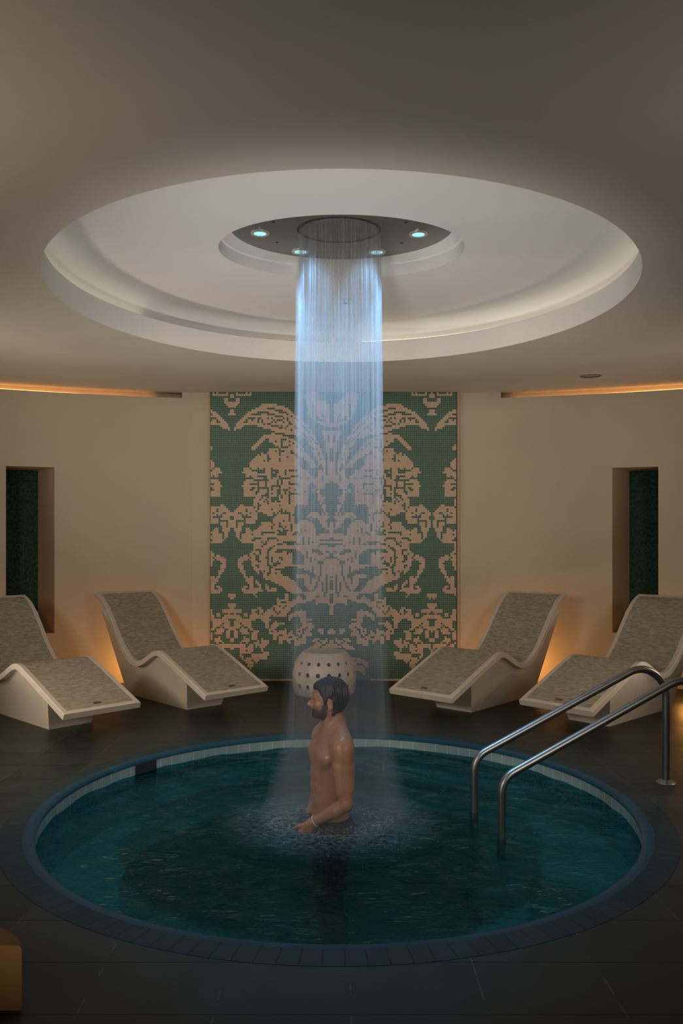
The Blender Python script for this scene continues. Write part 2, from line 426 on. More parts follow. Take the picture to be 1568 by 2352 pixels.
for o, sx in ((wl, -1), (wr, 1)):
    x0 = sx * 1.75; x1 = sx * 1.87
    mesh_obj('wall_corner', [(x0, 9.56, ZT), (x1, wy(1.87), ZT), (x1, wy(1.87), 3.42), (x0, 9.56, 3.42)], [(0, 1, 2, 3)], M['wall'], o)
back = mesh_obj('wall_back', [(-1.75, 9.56, 0), (1.75, 9.56, 0), (1.75, 9.56, 3.42), (-1.75, 9.56, 3.42)], [(0, 1, 2, 3)], M['wall']); tag(back, kind='structure')
wf = wall_strip('wall_front', front, [0, 3.42]); 
for i, x in enumerate((-1.55, 1.368)):
    b = MB(); b.add([(x - .012, 9.525, 0), (x + .012, 9.525, 0), (x + .012, 9.56, 0), (x - .012, 9.56, 0), (x - .012, 9.525, 3.385), (x + .012, 9.525, 3.385), (x + .012, 9.56, 3.385), (x - .012, 9.56, 3.385)],
          [(0, 1, 5, 4), (1, 2, 6, 5), (2, 3, 7, 6), (3, 0, 4, 7), (4, 5, 6, 7)])
    tag(b.build('trim_%d' % (i + 1), M['trim']), kind='structure')

# ------------------------------------------------------------------ damask mosaic, drawn tile by tile
NCOL, NROW = 126, 149
PAT = np.zeros((NROW, 54), dtype=bool)      # one mirrored half repeat of the ornament
OFFS = [0, 888.5, 1777, 2613]; AX = [25., 21., 17., 14.]
def cell(k, x, y): return (x - AX[k]) / 23.2, (y + OFFS[k] - 36) / 23.2
GX, GY = np.meshgrid(np.arange(54) + .5, np.arange(NROW) + .5)
def poly(k, pts, val):
    P = [cell(k, *p) for p in pts]; ins = np.zeros_like(PAT)
    for i in range(len(P)):
        x1, y1 = P[i]; x2, y2 = P[i - 1]
        if y1 == y2: continue
        ins ^= ((y1 > GY) != (y2 > GY)) & (GX < (x2 - x1) * (GY - y1) / (y2 - y1) + x1)
    PAT[ins] = val
def dots(k, s, val=False):
    """'x,y' single tiles or 'x,y>x,y' straight runs of tiles"""
    for tok in s.split():
        if '>' in tok:
            a, b = [tuple(map(float, q.split(','))) for q in tok.split('>')]
        else: a = b = tuple(map(float, tok.split(',')))
        ca, cb = cell(k, *a), cell(k, *b); n = int(max(abs(ca[0] - cb[0]), abs(ca[1] - cb[1])) + 1.5)
        for i in range(n + 1):
            q = i / n; c = int(ca[0] + (cb[0] - ca[0]) * q); r = int(ca[1] + (cb[1] - ca[1]) * q)
            if 0 <= c < 54 and 0 <= r < NROW: PAT[r, c] = val
def P(k, *pts): poly(k, pts, True)
def N(k, *pts): poly(k, pts, False)
# top band
P(0, (970, 30), (1170, 30), (1170, 75), (1140, 75), (985, 75))
P(0, (1200, 30), (1260, 30), (1260, 108), (1180, 108), (1195, 60)); P(0, (1120, 110), (1165, 92), (1172, 130), (1200, 162), (1260, 162), (1260, 215), (1160, 212), (1122, 175)); P(0, (1200, 205), (1260, 205), (1260, 235), (1215, 232))
P(0, (1190, 255), (1260, 255), (1260, 325), (1195, 325), (1165, 300), (1190, 280))
dots(0, '1015,42 1060,42>1135,42 1180,62 1200,45 1205,108 1180,130')
P(0, (1195, 490), (1170, 440), (1090, 350), (1030, 290), (990, 265), (935, 240), (890, 210), (860, 183), (680, 183), (650, 200), (580, 208), (540, 235), (480, 285), (430, 325), (380, 370), (330, 420), (280, 490), (230, 560), (180, 640), (150, 720), (120, 800), (90, 880), (80, 950), (165, 950), (190, 860), (230, 800), (270, 700), (300, 640), (340, 600), (420, 580), (460, 560), (560, 560), (570, 535), (690, 520), (730, 490), (780, 466), (850, 465), (900, 440), (1060, 440), (1080, 465), (1150, 472), (1165, 492))
dots(0, '715,243>785,243 625,265>675,265 580,290>630,290 555,312 785,290>905,290 715,312>785,312 875,312>975,312 620,335>695,335 510,335 465,355 440,378 415,402 392,428 370,450 348,472 320,495 300,520 300,545 260,585 235,610 232,632 210,660 208,730 185,770 165,800 142,840 115,890')
dots(0, '555,355>555,380 530,405>530,425 490,425 465,450>440,470 400,490 370,545 345,565 315,585 290,605 280,632 260,700 240,720 232,660 600,358 628,380>655,380 602,405 675,405 720,380 742,358 788,358 740,405 765,428>790,428 835,428 855,380>855,405 905,360>905,405 880,358 945,358>1020,358 972,380 1040,380 1045,405>1065,405 672,450>740,450 628,450>628,472 580,472 650,472 555,450 510,495 465,562>555,562')
P(0, (965, 740), (965, 690), (920, 640), (880, 600), (850, 570), (800, 538), (700, 533), (600, 558), (480, 600), (430, 640), (380, 700), (320, 760), (270, 830), (210, 900), (185, 950), (265, 950), (280, 900), (320, 860), (370, 830), (400, 800), (430, 790), (490, 740), (540, 750), (620, 740), (640, 700), (690, 690), (710, 655), (760, 640), (780, 602), (815, 602), (830, 632), (860, 655), (890, 680), (935, 730))
dots(0, '578,610>605,610 628,630>628,700 695,635 535,632 487,655 530,680 557,705>585,705 440,685 420,705 395,727 348,750 325,775 280,825 232,885')
P(0, (410, 950), (410, 850), (430, 830), (480, 780), (560, 755), (640, 760), (662, 718), (760, 718), (780, 760), (820, 780), (850, 760), (860, 800), (910, 783), (940, 820), (970, 850), (990, 870), (990, 950))
dots(0, '695,750 650,770>650,800 650,840>650,920 790,780>790,862 765,830 765,890>765,935 832,870 832,892 857,915 880,892 810,915 555,820 580,890 555,915 720,915')
# heart at the top of the axis and the stem under it
P(0, (40, 200), (100, 150), (150, 120), (190, 90), (200, 40), (330, 40), (350, 90), (322, 160), (310, 220), (290, 300), (240, 370), (170, 420), (100, 455), (20, 450), (20, 420), (60, 380), (50, 300))
N(0, (20, 275), (50, 275), (50, 350), (20, 350)); N(0, (245, 165), (268, 165), (268, 330), (245, 330)); dots(0, '95,330>95,400 140,310>140,335 205,330>180,380 120,380>190,352')
P(0, (20, 490), (150, 490), (150, 535), (110, 560), (100, 700), (80, 760), (70, 950), (20, 950))
N(0, (45, 558), (75, 558), (75, 630), (45, 630)); dots(0, '28,720>28,940')
# flower head
P(1, (410, -10), (985, -10), (990, 50), (970, 75), (1010, 62), (1060, 62), (1082, 100), (1070, 132), (1035, 135), (1035, 205), (1060, 220), (1082, 280), (1060, 330), (1055, 405), (925, 400), (945, 440), (942, 500), (910, 560), (905, 592), (850, 590), (800, 605), (790, 625), (700, 620), (650, 610), (480, 620), (450, 600), (460, 520), (430, 490), (370, 480), (330, 510), (305, 490), (300, 380), (205, 330), (200, 240), (210, 200), (240, 150), (280, 150), (300, 90), (340, 70), (400, 60))
N(1, (250, 300), (305, 300), (305, 375), (250, 375)); N(1, (200, 268), (310, 268), (310, 300), (200, 300)); N(1, (555, 70), (588, 70), (588, 145), (555, 145))
dots(1, '435,95>515,95 415,163>495,163 510,187>590,187 605,190>605,250 628,160>628,190 650,210>650,260 650,95>700,95 650,118>690,118 740,70>740,120 690,140>720,140 672,163>700,163 740,160>740,190 832,75>832,120 855,95>880,95 855,120>880,120 880,72 922,95>950,95 832,163>885,163 788,165>788,190 812,187 765,210 805,210>865,210 898,210>930,210 972,187>1020,187 995,163 788,235>788,280 880,235>880,350 898,257>975,257 670,280>740,280 720,300>720,325 765,300>765,420 788,303>870,303 930,303 950,303>950,325 995,327 903,350>903,375 670,330>670,440 692,420>740,420 692,440>740,440 700,465>720,465 788,397>835,397 835,420 788,375 740,372 857,443 810,465 788,443 765,465>765,490 628,465>650,465 625,515 602,540>602,605 740,560 880,490>880,560 857,515 530,605>600,605 555,580 625,585 648,605 715,605 530,400>530,445 510,465>510,490 412,375>510,375 520,350 555,325>555,375 602,400>602,420 625,350>625,375 460,325 340,350 232,255 275,255 390,185 280,185 320,185 395,255>395,305 415,255>490,255 515,230>515,260 530,300>580,325 625,280>625,305 645,325')
# leaves between flower head and scrolls
P(1, (480, 600), (650, 612), (690, 650), (740, 690), (860, 700), (872, 780), (940, 790), (1010, 780), (1050, 830), (1080, 950), (480, 950), (470, 640))
dots(1, '700,840>830,840 850,818 570,830>630,830 570,855>655,855 640,815>670,815 665,885>700,885 670,910>740,910 765,885>788,885 765,910>765,935 875,885>1000,885 855,908>930,908 855,862 950,790>950,815 950,862 625,720>625,750 580,700 720,720 740,700 695,745 740,770 717,792 555,770 602,770 580,792 485,740>485,800 510,620>510,680 460,815 540,815>600,815 580,885')
# facing pair of curled leaves at the edge of the repeat
P(1, (930, 560), (970, 508), (1120, 503), (1150, 540), (1178, 585), (1198, 600), (1198, 640), (1176, 650), (1176, 682), (1198, 690), (1198, 762), (1180, 770), (1180, 822), (1150, 842), (1178, 865), (1150, 892), (1110, 932), (1095, 950), (930, 950), (940, 885), (1000, 885), (950, 800), (1020, 772), (1050, 762), (1042, 715), (1010, 715), (930, 722), (912, 680), (912, 590))
P(2, (940, -20), (1130, -20), (1110, 40), (1085, 58), (950, 58))
dots(1, '1020,560>1020,582 1040,560 995,605 1020,630 995,655>1020,655 1065,630>1085,630 1090,605>1115,605 1045,655>1045,700 1065,655 1085,680 1110,700>1135,700 1135,720>1135,750 1045,720>1045,820 1068,750>1068,820 1090,820>1090,890 950,862 950,790>950,815')
# axis: stems, curls and the inner flower
P(1, (45, -10), (150, -10), (180, 100), (205, 230), (200, 300), (190, 420), (150, 480), (140, 600), (120, 700), (95, 800), (20, 800), (20, 730), (90, 560), (100, 420), (110, 320), (100, 240), (60, 230))
P(1, (20, -10), (60, -10), (60, 230), (20, 230)); N(1, (14, 225), (40, 225), (95, 270), (100, 300), (75, 400), (40, 490), (14, 490)); N(1, (14, 560), (70, 505), (78, 600), (45, 665), (14, 665))
P(1, (160, 610), (190, 588), (260, 590), (315, 630), (320, 662), (250, 672), (200, 655), (160, 700), (125, 765), (118, 700))
P(1, (210, 800), (230, 740), (290, 690), (330, 678), (400, 690), (422, 740), (495, 690), (495, 950), (210, 950)); P(1, (14, 800), (215, 850), (215, 950), (14, 950))
N(1, (120, 790), (145, 730), (205, 655), (265, 640), (260, 695), (210, 735), (205, 800), (150, 845), (55, 845), (55, 810))
dots(1, '70,-5>70,140 115,70>115,90 160,20>160,60 115,160>115,210 160,320>160,370 115,320>115,380 205,310>205,330 185,400>205,430 95,440>115,490 145,520 115,560>115,580 65,670>65,750 90,690 95,600>95,625 345,815 390,790>390,820 280,910>320,880 370,880>400,860 430,830>470,860 175,860>270,880 15,910>50,930 100,930>150,930')
# acanthus and big spiral
P(2, (14, -20), (940, -20), (940, 140), (985, 190), (985, 232), (965, 270), (960, 345), (930, 400), (880, 455), (830, 455), (830, 490), (760, 510), (690, 540), (640, 570), (590, 600), (540, 640), (500, 662), (350, 662), (330, 690), (310, 740), (350, 740), (400, 690), (430, 740), (490, 750), (520, 800), (540, 850), (600, 870), (610, 950), (560, 950), (500, 850), (430, 790), (350, 790), (215, 740), (200, 810), (150, 790), (50, 800), (45, 900), (14, 920))
N(2, (340, 220), (380, 180), (450, 140), (520, 128), (630, 128), (685, 155), (690, 175), (560, 172), (555, 212), (520, 190), (480, 180), (470, 200), (470, 332), (340, 332))
N(2, (245, 490), (245, 410), (330, 390), (400, 360), (470, 340), (560, 338), (580, 360), (620, 365), (700, 380), (700, 445), (660, 445), (685, 405), (612, 400), (604, 515), (580, 462), (540, 455), (510, 495), (470, 510), (430, 560), (390, 605), (350, 655), (250, 655), (330, 570), (340, 500), (440, 470), (425, 430), (340, 430))
N(2, (640, 265), (660, 290), (712, 290), (712, 355), (640, 355), (660, 330), (640, 310)); N(2, (125, 170), (190, 130), (255, 128), (240, 175), (170, 205), (110, 208)); N(2, (100, 268), (185, 268), (185, 322), (100, 322))
dots(2, '602,250>602,275 625,252 720,250>720,300 625,322 740,345>740,420 765,420>765,442 720,370 620,90>665,90 690,112 715,135>740,135 740,160>765,160 765,160>765,330 788,232 857,140>857,205 880,140>905,140 905,160 928,185 880,210>880,280 905,230>905,255 857,300 880,325>880,370 905,345 810,395 857,400>857,440 832,420>832,480 788,68>788,90 810,90 835,68 835,112 650,42 668,18>740,18 762,20>762,45 857,18>930,18 930,42>955,42 500,68>590,68 480,88>540,88')
dots(2, '15,88>150,88 15,110>45,110 15,40>50,40 40,20>140,40 230,65 160,110 275,20>275,90 345,20>345,90 400,90>460,60 15,200>15,250 40,230>70,250 45,182>70,182 135,330>135,460 245,350>245,470 270,240>270,300 300,180>300,240 90,270 225,275 85,455>85,510 160,480>160,510 40,485 65,440 205,440 225,465 15,530>15,620 65,550>65,650 115,540>115,640 180,545>180,600 205,580>230,630 15,690>15,765 88,665>88,700 270,480>270,530 250,555 160,700>180,715 40,765')
# leafy loop
P(2, (990, 250), (1010, 218), (1070, 218), (1120, 260), (1128, 330), (1110, 400), (1062, 460), (1040, 510), (1010, 540), (1000, 570), (1050, 568), (1082, 600), (1082, 640), (1060, 668), (930, 662), (830, 655), (820, 618), (880, 608), (960, 608), (938, 560), (938, 490), (970, 452), (992, 460), (1002, 490), (1025, 470), (1045, 420), (1055, 350), (1078, 310), (1040, 270), (1000, 262), (968, 282)); dots(2, '995,565>995,608 1020,605')
P(2, (850, 560), (900, 520), (915, 497), (922, 540), (880, 600), (850, 602)); P(2, (760, 590), (800, 555), (802, 655), (657, 660), (657, 620), (700, 600), (750, 622)); P(2, (890, 720), (900, 690), (945, 672), (930, 712), (895, 740)); dots(2, '788,630')
P(2, (515, 668), (568, 668), (570, 750), (600, 740), (620, 720), (685, 708), (660, 760), (660, 800), (730, 808), (680, 850), (690, 872), (640, 882), (610, 890), (610, 950), (540, 860), (500, 830), (520, 760)); dots(2, '555,770>600,770 555,815 625,815 578,840 625,720')
P(2, (740, 860), (770, 853), (800, 890), (820, 905), (850, 840), (890, 830), (890, 860), (870, 905), (930, 870), (960, 850), (968, 950), (740, 950)); dots(2, '835,910 880,890>905,885 880,912')
P(2, (1150, 690), (1190, 668), (1265, 663), (1265, 690), (1215, 692), (1215, 725), (1180, 737), (1150, 712)); P(2, (1240, 690), (1265, 690), (1265, 805), (1240, 805)); P(2, (1160, 800), (1190, 778), (1218, 790), (1222, 825), (1265, 830), (1265, 860), (1222, 860), (1200, 882), (1130, 897), (1120, 880), (1170, 850), (1145, 820)); dots(2, '1185,840')
# posies at the foot
P(3, (530, -10), (700, -10), (720, 20), (690, 48), (640, 48), (610, 108), (702, 108), (682, 170), (660, 180), (720, 198), (752, 260), (752, 312), (702, 328), (702, 388), (660, 382), (648, 330), (560, 338), (540, 280), (560, 250), (660, 245), (640, 205), (565, 215), (565, 195), (655, 190), (690, 130), (740, 85), (740, 40), (735, -10)); dots(3, '570,240>600,240 580,262>670,262 715,285 715,190 645,285 680,48 660,70')
P(3, (740, 18), (800, 60), (870, 60), (892, 30), (962, 8), (970, 70), (990, 150), (930, 162), (900, 138), (850, 138), (808, 180), (800, 245), (750, 245), (762, 190), (740, 150), (772, 110), (740, 80)); dots(3, '835,72 880,50>905,50 880,72')
P(3, (320, 60), (370, 18), (400, 40), (470, 58), (525, 100), (515, 155), (460, 112), (400, 95), (390, 150), (395, 192), (350, 190), (330, 180), (240, 150), (310, 130), (310, 90))
P(3, (220, 220), (280, 180), (362, 190), (350, 230), (425, 250), (422, 330), (390, 360), (460, 330), (490, 268), (540, 330), (570, 362), (642, 330), (642, 442), (602, 430), (570, 380), (520, 442), (480, 370), (442, 462), (400, 468), (380, 430), (320, 432), (330, 360), (245, 345), (262, 270), (220, 242)); dots(3, '345,260>345,300 370,330>410,380 485,355>510,355 300,240>330,262 395,280')
P(3, (870, 278), (930, 278), (960, 330), (985, 372), (950, 402), (900, 382), (900, 330)); P(3, (960, 188), (1010, 198), (1062, 220), (1092, 260), (1100, 305), (1010, 332), (985, 300), (1000, 262), (940, 282), (962, 235)); P(3, (1100, 188), (1182, 188), (1182, 240), (1265, 240), (1265, 262), (1200, 262), (1172, 270), (1172, 362), (1118, 362), (1118, 270), (1085, 240)); P(3, (1170, 370), (1265, 370), (1265, 412), (1170, 412)); P(3, (1010, 350), (1060, 390), (1088, 402), (1010, 435), (975, 402)); P(3, (750, 398), (830, 380), (845, 420), (820, 460), (868, 510), (840, 542), (820, 480), (768, 460), (800, 420)); P(3, (870, 398), (942, 420), (920, 450), (900, 505), (875, 440)); P(3, (935, 532), (970, 470), (1002, 470), (1015, 530), (1040, 500), (1085, 542), (1060, 565), (1000, 562)); P(3, (745, 552), (800, 538), (800, 570), (830, 592), (850, 570), (965, 558), (965, 622), (920, 632), (918, 680), (890, 672), (890, 632), (800, 632), (790, 590)); P(3, (1070, 470), (1100, 438), (1195, 438), (1195, 500), (1150, 505), (1130, 472), (1110, 505)); P(3, (1195, 80), (1265, 80), (1265, 130), (1245, 180), (1195, 130)); P(3, (1120, 25), (1180, 5), (1222, 0), (1265, 20), (1265, 50), (1200, 50), (1130, 62)); P(3, (1235, 420), (1265, 420), (1265, 560), (1195, 560)); P(3, (960, 620), (1060, 570), (1120, 560), (1040, 650), (940, 720))
dots(3, '995,262>995,285 1020,240>1045,240 1090,240 1135,265 1110,265>1110,310 1015,335>1105,335 1065,360>1065,382 1110,380>1165,380 1090,405>1160,405 1135,285 1045,430>1045,500 1180,215>1260,215 1255,120 1020,470>1020,520 1090,470>1090,500 1135,480>1160,520 1180,430>1260,430 1040,580>1040,620 1000,600>1020,600')
def L(*pts): P(3, *[(14 + (1531 - x), y) for x, y in pts])     # drawn on the other side of the axis
def LN_(*pts): N(3, *[(14 + (1531 - x), y) for x, y in pts])
L((355, 75), (350, 45), (385, 18), (402, 50), (385, 85)); L((420, 8), (470, 20), (465, 50), (440, 88), (408, 60)); L((300, 98), (440, 98), (445, 128), (300, 128))
L((372, 128), (440, 128), (442, 242), (300, 242), (300, 220), (370, 222), (372, 195), (345, 190), (345, 180), (395, 165)); L((492, 58), (540, 58), (540, 110), (510, 132), (490, 112)); L((442, 108), (500, 142), (540, 128), (582, 128), (588, 190), (560, 225), (490, 212), (448, 182)); L((560, 112), (660, 108), (652, 140), (600, 152))
L((448, 245), (542, 245), (542, 302), (470, 312), (442, 290)); L((600, 268), (672, 268), (640, 330), (662, 372), (600, 392), (578, 350)); L((300, 252), (352, 252), (352, 292), (300, 292)); L((376, 268), (425, 268), (425, 362), (376, 362)); L((300, 368), (372, 368), (372, 412), (300, 412)); L((490, 338), (560, 400), (515, 435), (480, 400)); L((358, 430), (470, 430), (470, 482), (358, 482)); L((558, 438), (612, 450), (602, 522), (540, 542), (518, 500)); L((688, 368), (792, 400), (772, 450), (730, 462), (700, 502), (678, 480), (690, 420)); L((580, 558), (700, 560), (740, 538), (792, 538), (750, 622), (700, 622), (650, 642), (640, 672), (600, 632), (578, 600)); L((440, 420), (520, 440), (510, 520), (450, 560), (430, 500)); L((500, 610), (560, 600), (600, 720), (560, 745)) 
LN_((300, 295), (368, 295), (368, 360), (300, 360)); LN_((300, 128), (345, 130), (345, 215), (300, 215))
P(3, (14, -10), (50, -10), (45, 60), (25, 90), (14, 90)); P(3, (14, 130), (25, 140), (25, 212), (14, 220)); P(3, (14, 248), (46, 248), (52, 312), (14, 312)); P(3, (108, 248), (168, 248), (172, 302), (130, 342), (98, 310)); P(3, (14, 400), (60, 368), (110, 402), (160, 378), (210, 368), (242, 402), (200, 432), (250, 460), (285, 502), (200, 505), (100, 480), (14, 500)); dots(3, '45,420>90,440 110,450>150,430 60,400 170,400 35,340>60,380 140,470')
P(3, (240, 600), (330, 600), (440, 650), (472, 700), (440, 722), (402, 720), (420, 800), (400, 812), (350, 762), (250, 742)); dots(3, '330,680>370,680 395,700 300,640')
P(3, (480, 868), (1265, 868), (1265, 900), (480, 900)); dots(3, '600,880 620,880>660,880 690,880 735,880 800,880>830,880 905,880')
def pattern(c):
    """tile column counted from the axis -> column of the half repeat, folded about both mirror axes"""
    a = abs(c); per = 51.4
    a = a % (2 * per)
    if a > per: a = 2 * per - a
    return min(53, int(a))
MX0, MX1, MZ = -1.534, 1.344, 3.383
axis_x = -.1075; pitch = (MX1 - MX0) / NCOL
V = []; F = []; U = []; colr = []
for r in range(NROW):
    for c in range(NCOL):
        x0 = MX0 + c * pitch; x1 = x0 + pitch; zt = MZ * (1 - r / NROW); zb = MZ * (1 - (r + 1) / NROW)
        b = len(V); V += [(x0, 9.53, zb), (x1, 9.53, zb), (x1, 9.53, zt), (x0, 9.53, zt)]; F.append((b, b + 1, b + 2, b + 3))
        U += [(c, -r - 1), (c + 1, -r - 1), (c + 1, -r), (c, -r)]
        on = PAT[r, pattern((x0 + pitch / 2 - axis_x) / pitch)]
        colr.append(1. if on else 0.)
b = len(V); V += [(MX0, 9.53, 0), (MX1, 9.53, 0), (MX1, 9.53, MZ), (MX0, 9.53, MZ), (MX0, 9.555, 0), (MX1, 9.555, 0), (MX1, 9.555, MZ), (MX0, 9.555, MZ)]; U += [(0, 0)] * 8
F += [(b, b + 3, b + 7, b + 4), (b + 1, b + 5, b + 6, b + 2), (b + 3, b + 2, b + 6, b + 7), (b + 4, b + 7, b + 6, b + 5)]; colr += [0.] * 4
mosaic = mesh_obj('mosaic_panel', V, F, M['mosaic'], None, False, U)
at = mosaic.data.attributes.new('tile', 'FLOAT_COLOR', 'CORNER')
cc = np.repeat(np.array(colr), 4); at.data.foreach_set('color', np.stack([cc, cc, cc, np.ones_like(cc)], 1).ravel())
tag(mosaic, 'tall green and pink damask mosaic panel behind the drum stool', 'mosaic')

# ------------------------------------------------------------------ the pool
pool = empty('plunge_pool', (PC[0], PC[1], 0)); tag(pool, 'round sunken pool with brick-tiled rim and pale waterline tiles', 'pool')
RI = 1.758
lathe_obj('coping', [(1.95, -.03), (1.95, .0015), (RI + .065, .003)], M['coping'], pool, 192, flip=True)
ns = [(RI + .065, .014)] + [(RI + .012 + .053 * math.cos(a), -.012 + .026 * math.sin(a)) for a in np.linspace(PI / 2, PI, 8)] + [(RI - .040, -.018), (RI - .028, -.026), (RI, -.028)]
ns = [(RI + .065, .003), (RI + .045, .0028), (RI + .025, .0), (RI + .010, -.005), (RI + .001, -.013), (RI, -.021)]
lathe_obj('bullnose_rim', ns, M['nose'], pool, 192, flip=True)
lathe_obj('waterline_tiles', [(RI + .003, -.020), (RI + .003, -.135)], M['waterline'], pool, 192, flip=True)
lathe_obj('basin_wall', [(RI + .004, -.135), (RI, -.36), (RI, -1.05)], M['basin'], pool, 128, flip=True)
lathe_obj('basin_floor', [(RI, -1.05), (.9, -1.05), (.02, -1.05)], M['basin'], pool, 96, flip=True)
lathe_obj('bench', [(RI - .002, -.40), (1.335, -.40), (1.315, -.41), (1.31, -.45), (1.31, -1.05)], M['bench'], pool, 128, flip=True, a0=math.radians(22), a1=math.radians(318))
for (ra, z, w0, w1) in ((1.22, -.33, -34, 18), (.86, -.62, -30, 14)):
    a0, a1 = math.radians(w0), math.radians(w1)
    rb = RI - .002 if z > -.5 else 1.22
    V, F, U = lathe([(rb, z), (ra + .02, z), (ra, z - .02), (ra, -1.045)], 24, a0=a0, a1=a1)
    F = [f[::-1] for f in F]
    for a in (a0, a1):
        b = len(V); V += [(rb * math.cos(a), rb * math.sin(a), z), (ra * math.cos(a), ra * math.sin(a), z), (ra * math.cos(a), ra * math.sin(a), -1.045), (rb * math.cos(a), rb * math.sin(a), -1.045)]; F.append((b, b + 1, b + 2, b + 3))
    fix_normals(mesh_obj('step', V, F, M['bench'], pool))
# skimmer mouth in the tile band
sk = MB(); a0, a1 = math.radians(141.6), math.radians(148.2)
for q in range(8):
    aa, ab = a0 + (a1 - a0) * q / 8, a0 + (a1 - a0) * (q + 1) / 8; r = RI - .003
    sk.add([(r * math.cos(aa), r * math.sin(aa), -.022), (r * math.cos(ab), r * math.sin(ab), -.022), (r * math.cos(ab), r * math.sin(ab), -.15), (r * math.cos(aa), r * math.sin(aa), -.15)], [(0, 1, 2, 3)])
o = sk.build('skimmer', M['dark'], pool); tag(o, 'dark skimmer opening')

# ------------------------------------------------------------------ tiled heated loungers
LP = catmull([(0, .234), (.28, .345), (.56, .458), (.71, .515), (.80, .548), (.88, .556), (.97, .533), (1.10, .468), (1.20, .425), (1.30, .412), (1.41, .438), (1.54, .52), (1.68, .655), (1.82, .815), (1.95, .945), (2.06, 1.025), (2.177, 1.071)], 5)
LP = np.array(LP); LW = .712; TH = .052
tg = np.gradient(LP, axis=0); tg /= np.linalg.norm(tg, axis=1)[:, None]; LN = np.stack([-tg[:, 1], tg[:, 0]], 1)
arcl = np.concatenate([[0], np.cumsum(np.linalg.norm(np.diff(LP, axis=0), axis=1))])
def base_w(z): return .40 + .42 * z
def make_lounger(label):
    root = empty('heated_lounger', (0, 0, 0)); tag(root, label, 'lounger', 'tiled loungers around the pool')
    hw = LW / 2; rim = .045; n = len(LP)
    # frame: a closed ribbon around the tiled field (section swept along the profile)
    V = []; F = []
    sec = [(-hw, -TH), (-hw, -.006), (-hw + .006, 0), (-hw + rim, 0), (-hw + rim, -.006), (hw - rim, -.006), (hw - rim, 0), (hw - .006, 0), (hw, -.006), (hw, -TH)]
    m = len(sec)
    for i in range(n):
        for (wx, d) in sec:
            p = LP[i] + LN[i] * d; V.append((wx, p[0], p[1]))
    for i in range(n - 1):
        for k in range(m):
            F.append((i * m + k, i * m + (k + 1) % m, (i + 1) * m + (k + 1) % m, (i + 1) * m + k))
    F.append(tuple(range(m))); F.append(tuple((n - 1) * m + k for k in range(m))[::-1])
    # end rims that close the field at foot and head
    for (ia, sgn) in ((0, 1), (n - 1, -1)):
        p = LP[ia]; t = tg[ia] * sgn; nn = LN[ia]; b = len(V)
        for wx in (-hw + rim, hw - rim):
            for q in (p - nn * .006, p, p + t * rim, p + t * rim - nn * .006):
                V.append((wx, q[0], q[1]))
        F += [(b + k, b + (k + 1) % 4, b + 4 + (k + 1) % 4, b + 4 + k) for k in range(4)]
    fr = fix_normals(mesh_obj('frame', V, F, M['white_glaze'], root))
    # tiled field
    V = []; F = []; U = []; s0, s1 = rim, arcl[-1] - rim
    ss = np.linspace(s0, s1, 80)
    for s in ss:
        p = np.array([np.interp(s, arcl, LP[:, 0]), np.interp(s, arcl, LP[:, 1])]); nn = np.array([np.interp(s, arcl, LN[:, 0]), np.interp(s, arcl, LN[:, 1])])
        p = p - nn * .0025
        for k in range(9):
            wx = -hw + rim + (LW - 2 * rim) * k / 8; V.append((wx, p[0], p[1])); U.append((wx + 2, s))
    for i in range(len(ss) - 1):
        for k in range(8): F.append((i * 9 + k, i * 9 + k + 1, (i + 1) * 9 + k + 1, (i + 1) * 9 + k))
    inl = mesh_obj('tiled_field', V, F, M['inlay'], root, True, U); tag(inl, 'grey stone brick mosaic field')
    # pedestal under the shell
    us = np.linspace(.44, 1.97, 40); top = []
    for u in us:
        z = np.interp(u, LP[:, 0] - LN[:, 0] * (TH - .01), LP[:, 1] - LN[:, 1] * (TH - .01)); top.append(z)
    V = []; F = []
    for i, (u, zt) in enumerate(zip(us, top)):
        for z in (0., .5, 1.):
            zz = zt * z
            q = (u - us[0]) / (us[-1] - us[0])
            # front and rear faces lean
            ub = .56 + (1.74 - .56) * q
            uu = ub + (u - ub) * z
            w_ = base_w(zz) / 2
            V += [(-w_, uu, zz), (w_, uu, zz)]
    for i in range(len(us) - 1):
        a = 6 * i; c = 6 * (i + 1)
        for k in (0, 2):
            F += [(a + k, a + k + 2, c + k + 2, c + k), (a + k + 1, c + k + 1, c + k + 3, a + k + 3)]
        F += [(a + 4, a + 5, c + 5, c + 4), (a, c, c + 1, a + 1)]
    e = 6 * (len(us) - 1)
    for k in (0, 2): F += [(k, k + 1, k + 3, k + 2), (e + k, e + k + 2, e + k + 3, e + k + 1)]
    fix_normals(mesh_obj('pedestal', V, F, M['white_glaze'], root))
    # small brown plate near the foot end
    mb = MB(); s = .10; p = np.array([np.interp(s, arcl, LP[:, 0]), np.interp(s, arcl, LP[:, 1])]); t = tg[1]; nn = LN[1]
    q = []
    for (wx, a, d) in ((-.035, -.014, 0), (.035, -.014, 0), (.035, .014, 0), (-.035, .014, 0), (-.032, -.012, .004), (.032, -.012, .004), (.032, .012, .004), (-.032, .012, .004)):
        v = p + t * a + nn * (d - .002); q.append((wx - .01, v[0], v[1]))
    mb.add(q, [(4, 5, 6, 7), (0, 1, 5, 4), (1, 2, 6, 5), (2, 3, 7, 6), (3, 0, 4, 7)])
    o = mb.build('plate', M['brass'], root); tag(o, 'small brown plate')
    return root
def dup(root, label):
    r = root.copy(); C.objects.link(r); r['label'] = label
    for ch in list(root.children):
        c = ch.copy(); C.objects.link(c); c.parent = r
    return r
poses = [(-.963, 7.579, .749), (-1.978, 6.776, .813), (.709, 7.448, -.738), (1.801, 6.896, -.821)]
